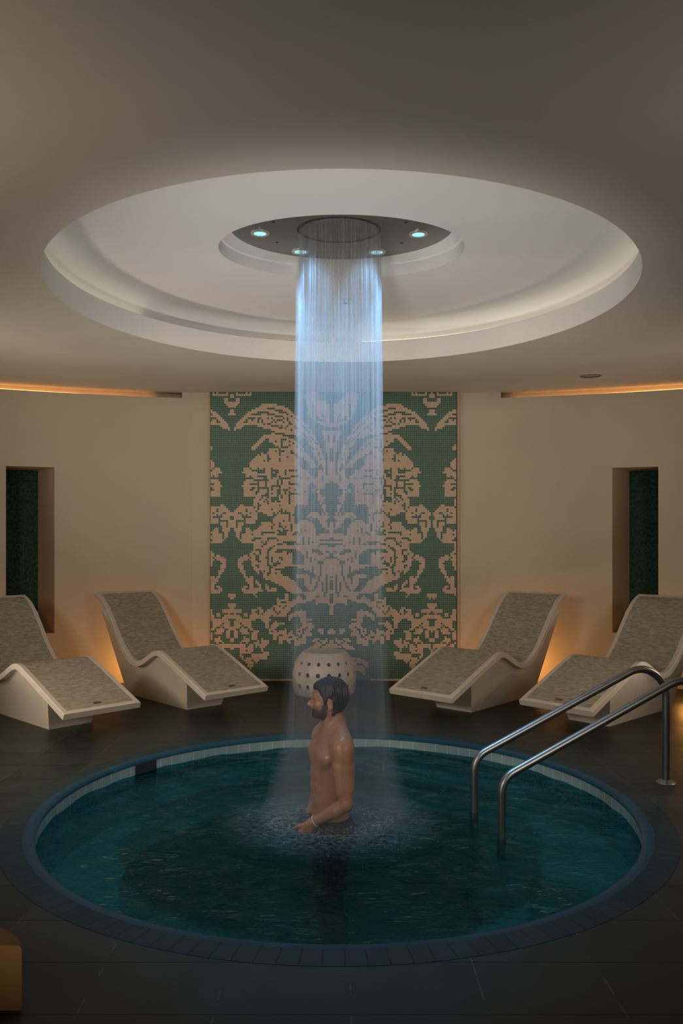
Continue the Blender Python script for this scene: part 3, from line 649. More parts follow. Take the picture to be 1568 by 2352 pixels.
labs = ['grey tiled lounger beside the mosaic panel, on the side the bather faces', 'grey tiled lounger before a wall niche, cut by the picture edge, no rail in front',
        'grey tiled lounger beside the mosaic panel, behind the bather\'s back', 'grey tiled lounger seen directly behind the steel handrails']
for i, (x, y, t) in enumerate(poses):
    o = lg0 if i else make_lounger(labs[0])
    if i == 0: lg0 = o
    else: o = dup(lg0, labs[i])
    o.location = (x, y, 0); o.rotation_euler = (0, 0, t)

# ------------------------------------------------------------------ pierced drum stool
stool = empty('drum_stool', (-.185, 8.74, 0)); tag(stool, 'ivory ceramic drum stool pierced with rows of round holes before the mosaic', 'stool')
def sr(z):
    return np.interp(z, [0, .02, .115, .23, .34, .40, .432, .445, .450], [.312, .323, .338, .339, .315, .280, .250, .238, .228])
NS = 18; rows = [(.050, .170), (.175, .295), (.300, .396)]
V = []; F = []
def bp(a, z, d=0.): r = sr(z) - d; return (r * math.cos(a), r * math.sin(a), z)
zl = [0, .015, .065]
def band(za, zb, n=NS * 4):
    b = len(V)
    for z in (za, zb):
        for j in range(n): V.append(bp(2 * PI * j / n, z))
    for j in range(n): F.append((b + j, b + (j + 1) % n, b + n + (j + 1) % n, b + n + j))
for za, zb in ((0, .02), (.02, .05), (.170, .175), (.295, .300), (.396, .42), (.42, .436), (.436, .445), (.445, .450)): band(za, zb)
holes = []
for (za, zb) in rows:
    zc_ = (za + zb) / 2
    for j in range(NS):
        a0 = 2 * PI * (j - .5) / NS; a1 = 2 * PI * (j + .5) / NS; ac = (a0 + a1) / 2; R_ = sr(zc_)
        hr = .019 if za > .25 else .0235
        K = 16; b = len(V)
        for k in range(K):
            th = 2 * PI * k / K; c, s = math.cos(th), math.sin(th); q = 1 / max(abs(c), abs(s))
            V.append(bp(ac + c * q * (a1 - a0) / 2, zc_ + s * q * (zb - za) / 2))
        for k in range(K):
            th = 2 * PI * k / K; V.append(bp(ac + math.cos(th) * hr / R_, zc_ + math.sin(th) * hr * 1.05))
        for k in range(K):
            th = 2 * PI * k / K; V.append(bp(ac + math.cos(th) * hr * .96 / R_, zc_ + math.sin(th) * hr, .014))
        for k in range(K):
            k2 = (k + 1) % K
            F.append((b + k, b + k2, b + K + k2, b + K + k)); F.append((b + K + k, b + K + k2, b + 2 * K + k2, b + 2 * K + k))
        holes.append((ac, zc_))
mesh_obj('pierced_body', V, F, M['ceramic'], stool, True, sharp=40)
lathe_obj('hole_shade', [(.26, .01), (.285, .08), (.30, .17), (.295, .28), (.25, .37), (.19, .42)], M['dark'], stool, 48)  # near-black shell added inside, paints the shade behind the holes
lathe_obj('seat', [(.0001, .442), (.20, .445), (.222, .450), (.232, .453), (.236, .448)], M['ceramic'], stool, 64, flip=True)

# ------------------------------------------------------------------ handrails
def make_rail(label):
    root = empty('handrail', (0, 0, 0)); tag(root, label, 'handrail', 'pool handrails')
    A = Vector((.832, 5.10, -1.0)); d = Vector((1.345, .36, 0))
    pts = [A + Vector((0, 0, .66)) , A + Vector((0, 0, 1.255)), A + d * .905 + Vector((0, 0, 1.835)), A + d * 1. + Vector((0, 0, 1.80)), A + d + Vector((0, 0, 1.0))]
    pts = [A + Vector((0, 0, .66)), A + Vector((0, 0, 1.262)), A + d * 1.0 + Vector((0, 0, 1.875)), A + d + Vector((0, 0, 1.004))]
    pl = fillet(pts, [.13, .20], 14)
    V, F = tube(pl, .0245, 20); mesh_obj('tube', V, F, M['chrome'], root, True, sharp=50)
    B = A + d; V, F, U = lathe([(.0255, .022), (.031, .020), (.055, .010), (.066, .002), (.066, 0)], 32, B.x, B.y)
    mesh_obj('floor_flange', V, [f[::-1] for f in F], M['chrome'], root, True, sharp=40)
    return root
r0 = make_rail('polished steel handrail whose floor flange shows, the one farther from the camera')
r1 = dup(r0, 'polished steel handrail nearer the camera, its upper end running out of frame')
r1.location = (.080, -.465, 0)

# ------------------------------------------------------------------ rain shower in the well
SC = (-.015, 5.06); PZ = z0 + .302 + .134
shower = empty('rain_shower', (0, 5.03, PZ)); tag(shower, 'round steel rain shower plate recessed in the ceiling above the pool', 'shower')
V, F, U = lathe([(.255, .205, 0), (.40, .35, 0), (.72, .56, 0)], 128, SC[0], SC[1] - 5.03)
V, F, U = [], [], None
n = 128
for j in range(n):
    a = 2 * PI * j / n; ca, sa = math.cos(a), math.sin(a)
    V += [(SC[0] + .262 * ca, SC[1] - 5.03 + .212 * sa, 0), (SC[0] * .5 + .50 * ca, (SC[1] - 5.03) * .5 + .42 * sa, 0), (.705 * ca, .55 * sa, 0), (.705 * ca, .55 * sa, .03), (SC[0] + .262 * ca, SC[1] - 5.03 + .212 * sa, .05)]
for j in range(n):
    for i in range(3): F.append((j * 5 + i, ((j + 1) % n) * 5 + i, ((j + 1) % n) * 5 + i + 1, j * 5 + i + 1))
    F.append((j * 5 + 4, ((j + 1) % n) * 5 + 4, ((j + 1) % n) * 5, j * 5))
plate = fix_normals(mesh_obj('steel_plate', V, F, M['steel_plate'], shower, False))
slot = MB(); n = 96
for (ra, rb, z) in ((.262, .238, .045),):
    vs = []; fs = []
    for j in range(n):
        a = 2 * PI * j / n
        vs += [(SC[0] + ra * math.cos(a), SC[1] - 5.03 + (ra - .05) * math.sin(a), z), (SC[0] + rb * math.cos(a), SC[1] - 5.03 + (rb - .05) * math.sin(a), z)]
    for j in range(n): k = (j + 1) % n; fs.append((2 * j, 2 * j + 1, 2 * k + 1, 2 * k))
    slot.add(vs, fs)
tag(slot.build('nozzle_slot', M['dark'], shower), 'dark annular water slot')
vs = []; fs = []
for j in range(n):
    a = 2 * PI * j / n
    vs += [(SC[0] + .238 * math.cos(a), SC[1] - 5.03 + .188 * math.sin(a), .045), (SC[0] + .238 * math.cos(a), SC[1] - 5.03 + .188 * math.sin(a), .0), (SC[0] + .232 * math.cos(a), SC[1] - 5.03 + .182 * math.sin(a), -.003)]
for j in range(n):
    k = (j + 1) % n; fs += [(3 * j, 3 * j + 1, 3 * k + 1, 3 * k), (3 * j + 1, 3 * j + 2, 3 * k + 2, 3 * k + 1)]
fs.append(tuple(3 * j + 2 for j in range(n)))
fix_normals(mesh_obj('centre_plate', vs, fs, M['steel_plate'], shower))
for (px, py) in ((628, 509.5), (636, 557), (922, 558), (932, 510.5)):
    Y = (PZ - CAMZ) * FPX / (HY - py); X = (px - 784) / FPX * Y
    V, F, U = lathe([(.0001, -.004), (.006, -.004), (.008, 0)], 10, X, Y - 5.03); mesh_obj('screw', V, F, M['dark'], shower)
def downlight(x, y, label):
    d = empty('downlight', (x, y, PZ)); tag(d, label, 'downlight', 'downlights around the shower')
    V, F, U = lathe([(.060, -.0005), (.058, -.006), (.047, -.010), (.040, -.007), (.039, -.002)], 40); mesh_obj('bezel', V, F, M['bezel'], d, True, sharp=50)
    V, F, U = lathe([(.0391, -.003), (.022, -.005), (.0002, -.006)], 32); mesh_obj('lens', V, F, M['lens'], d, True); tag(d.children[1], 'glowing aqua lens')
    return d
DL = []
for (px, py, lb) in ((597, 535, 'glowing downlight well clear of the falling water, on the side the bather faces'), (960.5, 537, 'glowing downlight well clear of the falling water, on the handrail side'), (690, 577, 'glowing downlight touching the falling water edge, on the side the bather faces'), (865, 578, 'glowing downlight touching the falling water edge, on the handrail side')):
    Y = (PZ - CAMZ) * FPX / (HY - py); X = (px - 784) / FPX * Y
    downlight(X, Y, lb); DL.append((X, Y))

# ------------------------------------------------------------------ the bather: one continuous sculpted body (signed distance field -> surface net)
def surface_net(Fd, org, h):
    s = Fd < 0
    cnt = np.zeros(tuple(d - 1 for d in Fd.shape), np.int8)
    for dx in (0, 1):
        for dy in (0, 1):
            for dz in (0, 1):
                cnt += s[dx:s.shape[0] - 1 + dx, dy:s.shape[1] - 1 + dy, dz:s.shape[2] - 1 + dz]
    mask = (cnt > 0) & (cnt < 8)
    idx = -np.ones(mask.shape, np.int64); cells = np.argwhere(mask); idx[mask] = np.arange(len(cells))
    acc = np.zeros((len(cells), 3)); num = np.zeros(len(cells))
    cor = [(0, 0, 0), (1, 0, 0), (0, 1, 0), (1, 1, 0), (0, 0, 1), (1, 0, 1), (0, 1, 1), (1, 1, 1)]
    vals = [Fd[cells[:, 0] + c[0], cells[:, 1] + c[1], cells[:, 2] + c[2]] for c in cor]
    for a in range(8):
        for b in range(a + 1, 8):
            if sum(abs(cor[a][i] - cor[b][i]) for i in range(3)) != 1: continue
            fa, fb = vals[a], vals[b]; m = (fa < 0) != (fb < 0)
            t = np.where(m, fa / np.where(m, fa - fb, 1), 0)
            p = np.array(cor[a])[None] + t[:, None] * (np.array(cor[b]) - np.array(cor[a]))[None]
            acc[m] += p[m]; num[m] += 1
    V = (cells + acc / num[:, None]) * h + np.array(org)
    quads = []
    for ax in range(3):
        sl0 = [slice(None)] * 3; sl1 = [slice(None)] * 3; sl0[ax] = slice(0, -1); sl1[ax] = slice(1, None)
        a, b = s[tuple(sl0)], s[tuple(sl1)]; e = np.argwhere(a != b); o1, o2 = [(1, 2), (2, 0), (0, 1)][ax]
        e = e[(e[:, o1] > 0) & (e[:, o2] > 0) & (e[:, o1] < Fd.shape[o1] - 1) & (e[:, o2] < Fd.shape[o2] - 1)]
        ins = a[e[:, 0], e[:, 1], e[:, 2]]
        def at(d1, d2):
            q = e.copy(); q[:, o1] += d1; q[:, o2] += d2; return idx[q[:, 0], q[:, 1], q[:, 2]]
        q = np.stack([at(-1, -1), at(0, -1), at(0, 0), at(-1, 0)], 1)
        q[~ins] = q[~ins][:, ::-1]; quads.append(q)
    Q = np.concatenate(quads); Q = Q[(Q >= 0).all(1)]
    return V, Q
class Field:
    def __init__(s, lo, hi, h):
        s.lo = np.array(lo, float); s.h = h; s.n = np.ceil((np.array(hi) - s.lo) / h).astype(int) + 1
        s.ax = [s.lo[i] + h * np.arange(s.n[i]) for i in range(3)]
        s.F = np.full(tuple(s.n), 1.0, np.float32)
    def block(s, lo, hi, pad):
        i0 = np.clip(np.floor((np.array(lo) - pad - s.lo) / s.h).astype(int), 0, s.n); i1 = np.clip(np.ceil((np.array(hi) + pad - s.lo) / s.h).astype(int) + 1, 0, s.n)
        sl = tuple(slice(a, b) for a, b in zip(i0, i1)); g = [s.ax[i][sl[i]].astype(np.float32) for i in range(3)]
        return sl, g[0][:, None, None], g[1][None, :, None], g[2][None, None, :]
    def put(s, sl, d, k, sub=False):
        a = s.F[sl]
        if a.size == 0: return
        if sub: d = -d; hh = np.maximum(k - np.abs(a - d), 0) / k; s.F[sl] = np.maximum(a, d) + hh * hh * k * .25
        else: hh = np.maximum(k - np.abs(a - d), 0) / k; s.F[sl] = np.minimum(a, d) - hh * hh * k * .25
    def ell(s, c, r, k=.03, R=None, sub=False):
        c = np.array(c, float); r = np.array(r, float); e = r if R is None else np.full(3, r.max())
        sl, X, Y, Z = s.block(c - e, c + e, k + .02)
        x, y, z = X - c[0], Y - c[1], Z - c[2]
        if R is not None:
            x, y, z = R[0][0] * x + R[0][1] * y + R[0][2] * z, R[1][0] * x + R[1][1] * y + R[1][2] * z, R[2][0] * x + R[2][1] * y + R[2][2] * z
        k0 = np.sqrt((x / r[0]) ** 2 + (y / r[1]) ** 2 + (z / r[2]) ** 2); k1 = np.sqrt((x / r[0] ** 2) ** 2 + (y / r[1] ** 2) ** 2 + (z / r[2] ** 2) ** 2)
        s.put(sl, k0 * (k0 - 1) / np.maximum(k1, 1e-6), k, sub)
    def cone(s, a, b, ra, rb, k=.03, sub=False):
        a = np.array(a, float); b = np.array(b, float); m = max(ra, rb)
        sl, X, Y, Z = s.block(np.minimum(a, b) - m, np.maximum(a, b) + m, k + .02)
        d = b - a; L = d @ d
        t = np.clip(((X - a[0]) * d[0] + (Y - a[1]) * d[1] + (Z - a[2]) * d[2]) / L, 0, 1)
        q = np.sqrt((X - a[0] - t * d[0]) ** 2 + (Y - a[1] - t * d[1]) ** 2 + (Z - a[2] - t * d[2]) ** 2) - (ra + (rb - ra) * t)
        s.put(sl, q, k, sub)
    def sample(s, p):
        i = np.round((np.array(p) - s.lo) / s.h).astype(int)
        if (i < 0).any() or (i >= s.n).any(): return 1.
        return float(s.F[tuple(i)])
ROOT = np.array([-.048, 4.96, 0.]); TY = math.radians(19)
tf = np.array([-math.cos(TY), -math.sin(TY), 0]); tl = np.array([math.sin(TY), -math.cos(TY), 0])
RT = [tf, tl, np.array([0, 0, 1.])]
def T(f, l, u): return ROOT + tf * f + tl * l + np.array([0, 0, u])
HC = np.array([-.050, 4.945, 0.])
HY_ = math.radians(-3); hf = np.array([-math.cos(HY_), -math.sin(HY_), 0]); hl = np.array([math.sin(HY_), -math.cos(HY_), 0]); RH = [hf, hl, np.array([0, 0, 1.])]
def H(f, l, u): return HC + hf * f + hl * l + np.array([0, 0, u])
BF = Field((-.46, 4.55, -1.08), (.30, 5.36, .84), .0045)
def sculpt_torso(B):
    B.ell(T(.0, 0, .27), (.112, .158, .215), .04, RT)
    B.cone(T(-.015, .145, .395), T(-.015, -.145, .395), .066, .066, .05)
    for s in (1, -1):
        B.ell(T(.066, s * .070, .325), (.047, .094, .066), .026, RT)           # chest
        B.ell(T(-.078, s * .085, .315), (.042, .075, .12), .035, RT)           # shoulder blade
        B.ell(T(-.03, s * .125, .20), (.070, .045, .15), .04, RT)              # flank
        B.cone(T(-.03, s * .035, .505), T(-.028, s * .15, .440), .052, .046, .06)
    B.ell(T(.018, 0, .06), (.090, .132, .22), .05, RT)
    for s in (1, -1):
        for z in (.205, .135, .06): B.ell(T(.092, s * .034, z), (.020, .034, .034), .026, RT)
    B.ell(T(-.085, 0, .12), (.02, .008, .16), .03, RT, sub=True)
    B.ell(T(.0, 0, -.07), (.105, .155, .13), .05, RT)
    for s in (1, -1):
        B.ell(T(-.055, s * .075, -.15), (.085, .08, .095), .04, RT)
        B.cone(T(.0, s * .088, -.14), T(.015, s * .10, -.58), .090, .056, .04)
        B.cone(T(.015, s * .10, -.58), T(-.02, s * .105, -.97), .052, .036, .03)
        B.ell(T(-.035, s * .103, -.72), (.05, .045, .12), .03, RT)
        B.cone(T(-.04, s * .105, -1.005), T(.15, s * .125, -1.022), .036, .026, .03)
sculpt_torso(BF)
SF = Field(tuple(BF.lo), tuple(BF.lo + BF.h * (BF.n - 1)), BF.h)   # torso and legs alone, for the trunks
SF.F[:] = BF.F
SHOULD, ELB, WRI = (-.012, .192, .392), (-.015, .246, .085), (.158, .128, -.040)
for s in (1, -1):
    if s == -1: ELB, WRI = (-.030, .238, .075), (.085, .215, -.150)
    sh, el, wr = [T(p[0], p[1] * s, p[2]) for p in (SHOULD, ELB, WRI)]
    BF.ell(T(-.012, s * .200, .375), (.066, .058, .085), .045, RT)             # deltoid
    um = sh * .65 + el * .35
    BF.cone(sh, um, .056, .052, .03); BF.cone(um, el, .052, .041, .010)
    BF.cone(T(.018, s * .214, .30), T(.012, s * .238, .16), .038, .033, .012)   # biceps
    BF.cone(T(-.045, s * .212, .30), T(-.040, s * .24, .17), .035, .029, .014)  # triceps
    mid = el * .72 + wr * .28
    BF.cone(el, mid, .041, .043, .012); BF.cone(mid, wr, .043, .027, .012)
    # hand lowered into the water, palm inward, fingers spread a little and curled
    fd = (wr - el) / np.linalg.norm(wr - el); fd = fd + np.array([0, 0, -.75]); fd /= np.linalg.norm(fd)
    side = np.cross(fd, T(0, s, 0) - T(0, 0, 0)); side /= np.linalg.norm(side); side *= -1 if side[2] > 0 else 1
    palm_n = np.cross(fd, side)
    if palm_n @ (T(0, 1, 0) - T(0, 0, 0)) * s > 0: palm_n = -palm_n           # towards the other hand
    kn = wr + fd * .085
    BF.cone(wr, wr + fd * .055 + side * .012, .026, .028, .02); BF.cone(wr + fd * .02 - side * .012, kn - side * .022, .021, .017, .015); BF.cone(wr + fd * .03 + side * .016, kn + side * .024, .020, .015, .015)
    for q, L in ((-.030, .074), (-.010, .084), (.011, .079), (.030, .062)):
        b = kn + side * q; m1 = b + (fd + side * q * 2.2) * L * .5 + palm_n * .006; m2 = m1 + fd * L * .30 + palm_n * .012; m3 = m2 + fd * L * .24 + palm_n * .016
        for (a, c, r1, r2) in ((b, m1, .0105, .0092), (m1, m2, .0092, .0084), (m2, m3, .0084, .0072)): BF.cone(a, c, r1, r2, .005)
    tb = wr + fd * .028 - side * .022; t1 = tb + fd * .030 - side * .026 + palm_n * .014; t2 = t1 + fd * .030 - side * .008 + palm_n * .012
    BF.cone(tb, t1, .015, .0115, .012); BF.cone(t1, t2, .0115, .0088, .005)
    if s == 1: HANDL = (el, wr, fd)
# neck and head
BF.cone(T(-.02, 0, .41), H(-.012, 0, .60), .068, .058, .045)
for s in (1, -1): BF.cone(T(.045, s * .02, .455), H(-.005, s * .058, .60), .014, .016, .022)
BF.ell(H(.045, 0, .535), (.014, .014, .018), .02, RH)
def sculpt_head(B, ears=True):
    B.ell(H(-.008, 0, .683), (.100, .077, .094), .02, RH)
    B.ell(H(.050, 0, .635), (.054, .061, .088), .03, RH)
    B.ell(H(.055, 0, .695), (.043, .060, .048), .03, RH)
    B.cone(H(-.002, .056, .595), H(.078, .020, .566), .019, .018, .02); B.cone(H(-.002, -.056, .595), H(.078, -.020, .566), .019, .018, .02)
    B.ell(H(.088, 0, .565), (.021, .026, .019), .015, RH)
    B.ell(H(.078, 0, .600), (.031, .035, .034), .02, RH)
    for s in (1, -1):
        B.cone(H(.091, s * .012, .670), H(.080, s * .044, .668), .012, .011, .012)
        B.ell(H(.068, s * .046, .630), (.022, .020, .018), .02, RH)
        B.ell(H(.100, s * .033, .650), (.016, .017, .011), .012, RH, sub=True)
        B.ell(H(.081, s * .033, .650), (.0125, .0125, .0115), .003, RH)
    B.cone(H(.098, 0, .664), H(.126, 0, .629), .008, .0125, .012); B.ell(H(.128, 0, .624), (.012, .011, .010), .006, RH)
    for s in (1, -1): B.ell(H(.112, s * .013, .621), (.011, .008, .009), .006, RH)
    B.ell(H(.108, 0, .6035), (.010, .024, .0065), .005, RH); B.ell(H(.105, 0, .590), (.010, .021, .0075), .005, RH)
    B.ell(H(.117, 0, .597), (.010, .026, .0022), .004, RH, sub=True); B.ell(H(.112, 0, .578), (.008, .02, .005), .008, RH, sub=True)
    if ears:
        for s in (1, -1):
            e = [np.array(RH[0]) * .94 + np.array([0, 0, .34]), np.array(RH[1]) + np.array(RH[0]) * .0, None]
            a = np.array(RH[0]) * math.cos(.25) - np.array([0, 0, math.sin(.25)]); c = np.array(RH[0]) * math.sin(.25) + np.array([0, 0, math.cos(.25)]); R = [a, np.array(RH[1]), c]
            B.ell(H(-.006, s * .079, .638), (.019, .010, .033), .006, R)
            B.ell(H(-.003, s * .091, .641), (.011, .009, .019), .006, R, sub=True)
            B.ell(H(-.002, s * .080, .612), (.010, .008, .011), .006, RH)
sculpt_head(BF)
def smooth_fn(me, it=3):
    bm = bmesh.new(); bm.from_mesh(me)
    for _ in range(it): bmesh.ops.smooth_vert(bm, verts=bm.verts, factor=.5, use_axis_x=True, use_axis_y=True, use_axis_z=True)
    bm.to_mesh(me); bm.free()
def net_obj(name, Fd, org, h, mat, parent, it=2):
    V, Q = surface_net(Fd, org, h); V = V - np.array([ROOT[0], ROOT[1], -1.05])
    o = mesh_obj(name, V.tolist(), Q.tolist(), mat, parent, True)
    if it: smooth_fn(o.data, it)
    return o
person = empty('person', (ROOT[0] - .02, ROOT[1], -1.05)); tag(person, 'bare-chested man with short dark hair and beard standing waist deep under the falling water', 'person')
net_obj('body', BF.F, BF.lo, BF.h, M['skin'], person, 1)
# hair and beard: shells over the head
HF = Field((-.24, 4.80, .48), (.12, 5.09, .82), .003)
sculpt_head(HF, False); HF.cone(T(-.02, 0, .41), H(-.012, 0, .60), .068, .058, .045)
gx, gy, gz = np.meshgrid(*HF.ax, indexing='ij')
f_ = (gx - HC[0]) * hf[0] + (gy - HC[1]) * hf[1]; l_ = (gx - HC[0]) * hl[0] + (gy - HC[1]) * hl[1]
def sstep(a, b, x): t = np.clip((x - a) / (b - a), 0, 1); return t * t * (3 - 2 * t)
line = np.interp(f_, [-.13, -.060, -.045, -.032, -.020, .010, .018, .030, .038, .052, .064, .082, .10], [.585, .585, .590, .612, .668, .672, .640, .630, .678, .690, .716, .722, .722])
line = line + .004 * np.sin(l_ * 420 + f_ * 160) + .003 * np.sin(f_ * 500)
lock = .0022 * np.sin(l_ * 330 + gz * 90 + 3 * np.sin(f_ * 60)) + .0016 * np.sin(f_ * 420 - gz * 60)
thick = sstep(-.004, .018, gz - line) * (.0115 + .008 * sstep(.70, .78, gz) + lock) - .002
hair = HF.F - thick
hair = np.where(gz < line - .006, np.maximum(hair, .003), hair)
net_obj('hair', hair.astype(np.float32), HF.lo, HF.h, M['hair'], person, 1)
top = np.interp(f_, [-.02, .015, .030, .045, .060, .085, .105, .13], [.56, .650, .640, .610, .603, .612, .617, .615])
bth = sstep(.0, .016, top - gz) * sstep(.008, .022, f_) * (.0032 + .0010 * np.sin(gx * 700) * np.sin(gz * 600)) * sstep(.515, .545, gz) - .0012
mouth = np.exp(-(((gz - .597) / .008) ** 2) - ((l_ / .024) ** 4)) * (f_ > .09)
bth = bth - mouth * .006
brd = HF.F - bth
net_obj('beard', brd.astype(np.float32), HF.lo, HF.h, M['beard'], person, 1)
# brows
for s in (1, -1):
    pts = [H(.099 - .03 * (q ** 2), s * (.010 + .040 * q), .6765 + .007 * math.sin(q * 2.4)) for q in np.linspace(0, 1, 8)]
    V, F = tube([p - np.array([ROOT[0], ROOT[1], -1.05]) for p in pts], [.002, .0035, .004, .004, .004, .0035, .003, .0015], 8); mesh_obj('eyebrow', V, F, M['hair'], person, True)
# trunks
zz = np.broadcast_to(SF.ax[2][None, None, :], SF.F.shape)
tr = np.maximum(SF.F - .006, np.maximum(zz - (-.045), -.46 - zz)).astype(np.float32)
i0 = int((-.52 - SF.lo[2]) / SF.h); i1 = int((.02 - SF.lo[2]) / SF.h)
net_obj('swim_trunks', tr[:, :, i0:i1], SF.lo + np.array([0, 0, i0 * SF.h]), SF.h, M['shorts'], person, 1)
# bracelet at the wrist
el, wr, fd = HANDL; c = el + (wr - el) * .90; ax = (wr - el) / np.linalg.norm(wr - el)
u = np.cross(ax, [0, 0, 1.]); u /= np.linalg.norm(u); v = np.cross(ax, u)
pts = [c + (u * math.cos(a) + v * math.sin(a)) * .0325 - np.array([ROOT[0], ROOT[1], -1.05]) for a in np.linspace(0, 2 * PI, 33)]
V, F = tube(pts, .0035, 8, False); o = mesh_obj('bracelet', V, F, M['bracelet'], person, True); tag(o, 'thin pale bracelet')

# ------------------------------------------------------------------ pool water and falling water
def wave(x, y):
    dx, dy = x + .03, y - 4.98; d = np.sqrt(dx * dx + dy * dy)
    h = .007 * np.sin(d * 26 - 1.0) * np.exp(-d * 1.6) * np.clip((d - .12) / .2, 0, 1)
    for (kx, ky, a, p) in ((7., 13., .0035, .3), (-9., 10., .003, 1.9), (16., 21., .0018, .8), (-23., 17., .0014, 2.2), (31., 38., .0009, 4.1), (-40., 33., .0008, 5.2)):
        h = h + a * np.sin(kx * x + ky * y + p + 1.3 * np.sin(1.7 * x - 2.1 * y))
    return h
NR, NA = 110, 220
V = []; F = []
for i in range(NR + 1):
    r = (RI + .002) * (i / NR) ** .9
    for j in range(NA):
        a = 2 * PI * j / NA; x, y = PC[0] + r * math.cos(a), PC[1] + r * math.sin(a)
        q = min(1, max(0, (r - .28) / .1)) if False else 1
        V.append((x, y, WZ + float(wave(x, y))))
for i in range(NR):
    for j in range(NA):
        k = (j + 1) % NA; F.append((i * NA + j, (i + 1) * NA + j, (i + 1) * NA + k, i * NA + k))
b = len(V)
for j in range(NA):
    a = 2 * PI * j / NA; V.append((PC[0] + (RI + .002) * math.cos(a), PC[1] + (RI + .002) * math.sin(a), -1.06))
for j in range(NA):
    k = (j + 1) % NA; F.append((NR * NA + j, b + j, b + k, NR * NA + k))
F.append(tuple(b + j for j in range(NA))[::-1])
wat = mesh_obj('water', V, F, M['water'], None, True, sharp=50); tag(wat, 'dark teal rippling water filling the round pool', 'water', kind='stuff')
# strands falling from the ring slot, stopping where they meet the bather or the pool
sb = MB(); hits = []
ztop = PZ + .03
for i in range(760):
    a = rng.uniform(0, 2 * PI); q = rng.normal(0, .008)
    ca, sa = math.cos(a), math.sin(a); rx, ry = .246 + q, .196 + q
    bulge = rng.uniform(.006, .018); spread = abs(rng.normal(0, .05)) + .01; turn = rng.normal(0, .10)
    ph = rng.uniform(0, 6.28); pts = []; rad = []; w0 = rng.uniform(.0012, .0024)
    for z in np.linspace(ztop, WZ - .01, 26):
        t = (ztop - z) / (ztop - WZ)
        k = 1 + bulge / .22 * math.sin(min(1, t * 2.2) * PI / 2) + spread / .24 * max(0, t - .52) ** 1.5 * 4
        aa = a + turn * max(0, t - .5)
        p = (SC[0] + rx * k * math.cos(aa) + .0012 * math.sin(z * 9 + ph), SC[1] - .06 * t + ry * k * math.sin(aa), z)
        if BF.sample(p) < .004:
            hits.append(p); break
        pts.append(p); rad.append(w0 * (1 + .25 * math.sin(z * 14 + ph)) * (1 - .25 * t))
    if len(pts) < 3: continue
    if len(pts) == 26: hits.append(pts[-1])
    th = rng.uniform(0, PI); ox, oy = math.cos(th), math.sin(th); V = []
    for p, r_ in zip(pts, rad): V += [(p[0] - ox * r_ * 1.5, p[1] - oy * r_ * 1.5, p[2]), (p[0] + ox * r_ * 1.5, p[1] + oy * r_ * 1.5, p[2])]
    sb.add(V, [(2 * k, 2 * k + 1, 2 * k + 3, 2 * k + 2) for k in range(len(pts) - 1)])
st = sb.build('shower_curtain', M['stream'], None, True); tag(st, 'round curtain of fine water strands falling from the ceiling onto the bather', 'falling water', kind='stuff')
# droplets thrown up around the bather
db = MB()
ico = bmesh.new(); bmesh.ops.create_icosphere(ico, subdivisions=1, radius=1.); iv = [tuple(v.co) for v in ico.verts]; jf = [tuple(v.index for v in f.verts) for f in ico.faces]; ico.free()
def drop(p, r, s=1.): db.add([(p[0] + v[0] * r, p[1] + v[1] * r, p[2] + v[2] * r * s) for v in iv], jf)
for p in hits:
    for _ in range(1):
        g = rng.normal(0, 1, 3)
        q = (p[0] + g[0] * .03, p[1] + g[1] * .03, p[2] + abs(g[2]) * .022)
        if BF.sample(q) > .002: drop(q, rng.uniform(.0008, .0018))
for _ in range(420):
    a = rng.uniform(0, 2 * PI); r = .20 + abs(rng.normal(0, .20)); z = abs(rng.normal(0, .035)) * max(.15, 1 - (r - .2) * 1.6)
    q = (-.05 + r * math.cos(a), 4.98 + r * .9 * math.sin(a), WZ + .004 + z)
    if BF.sample(q) > .004: drop(q, rng.uniform(.0008, .0020))
for _ in range(170):
    a = rng.uniform(0, 2 * PI); r = rng.uniform(.5, 1.6); q = (PC[0] + r * math.cos(a), PC[1] + r * math.sin(a)); drop((q[0], q[1], WZ + .002 + float(wave(*q))), rng.uniform(.0010, .0022))
sp = db.build('splash_droplets', M['drop'], None, True); tag(sp, 'spray of tiny water droplets splashing around the bather on the pool surface', 'water drops', kind='stuff')
# fine mist inside the falling water, thickening towards the pool
def m_mist():
    t = NT('fine_spray_mist'); p = t.pos(); x, y, z = t.xyz(p)
    dx = t.math('SUBTRACT', x, -.03); dy = t.math('SUBTRACT', y, 5.0)
    d = t.math('SQRT', t.math('ADD', t.math('MULTIPLY', dx, dx), t.math('MULTIPLY', dy, dy)))
    rr = t.ramp(t.math('DIVIDE', t.math('ADD', z, .1), 3.7), [(0., (.50, .50, .50)), (.12, (.37, .37, .37)), (.30, (.31, .31, .31)), (.55, (.27, .27, .27)), (1., (.255, .255, .255))])
    q = t.math('DIVIDE', d, rr)
    e = t.ramp(q, [(.35, (.5, .5, .5)), (.85, (1, 1, 1)), (1., (0, 0, 0))])
    v = t.ramp(t.math('DIVIDE', t.math('ADD', z, .1), 3.7), [(0., (1., 1., 1.)), (.08, (.80, .80, .80)), (.20, (.62, .62, .62)), (.45, (.72, .72, .72)), (.58, (.90, .90, .90)), (.80, (1., 1., 1.)), (.93, (.15, .15, .15)), (1., (.0, .0, .0))])
    mp = t.n('Mapping'); t.set(mp, 0, p); t.set(mp, 'Scale', (9., 9., 1.2)); n = t.noise(mp.outputs[0], 1., 3)
    den = t.math('MULTIPLY', t.math('MULTIPLY', e, v), t.math('MULTIPLY', t.math('ADD', .4, n), MIST))
    vs = t.n('VolumeScatter'); t.set(vs, 0, (.95, .96, .97, 1)); t.set(vs, 'Density', den); t.set(vs, 'Anisotropy', .25)
    return t.vol(vs.outputs[0])
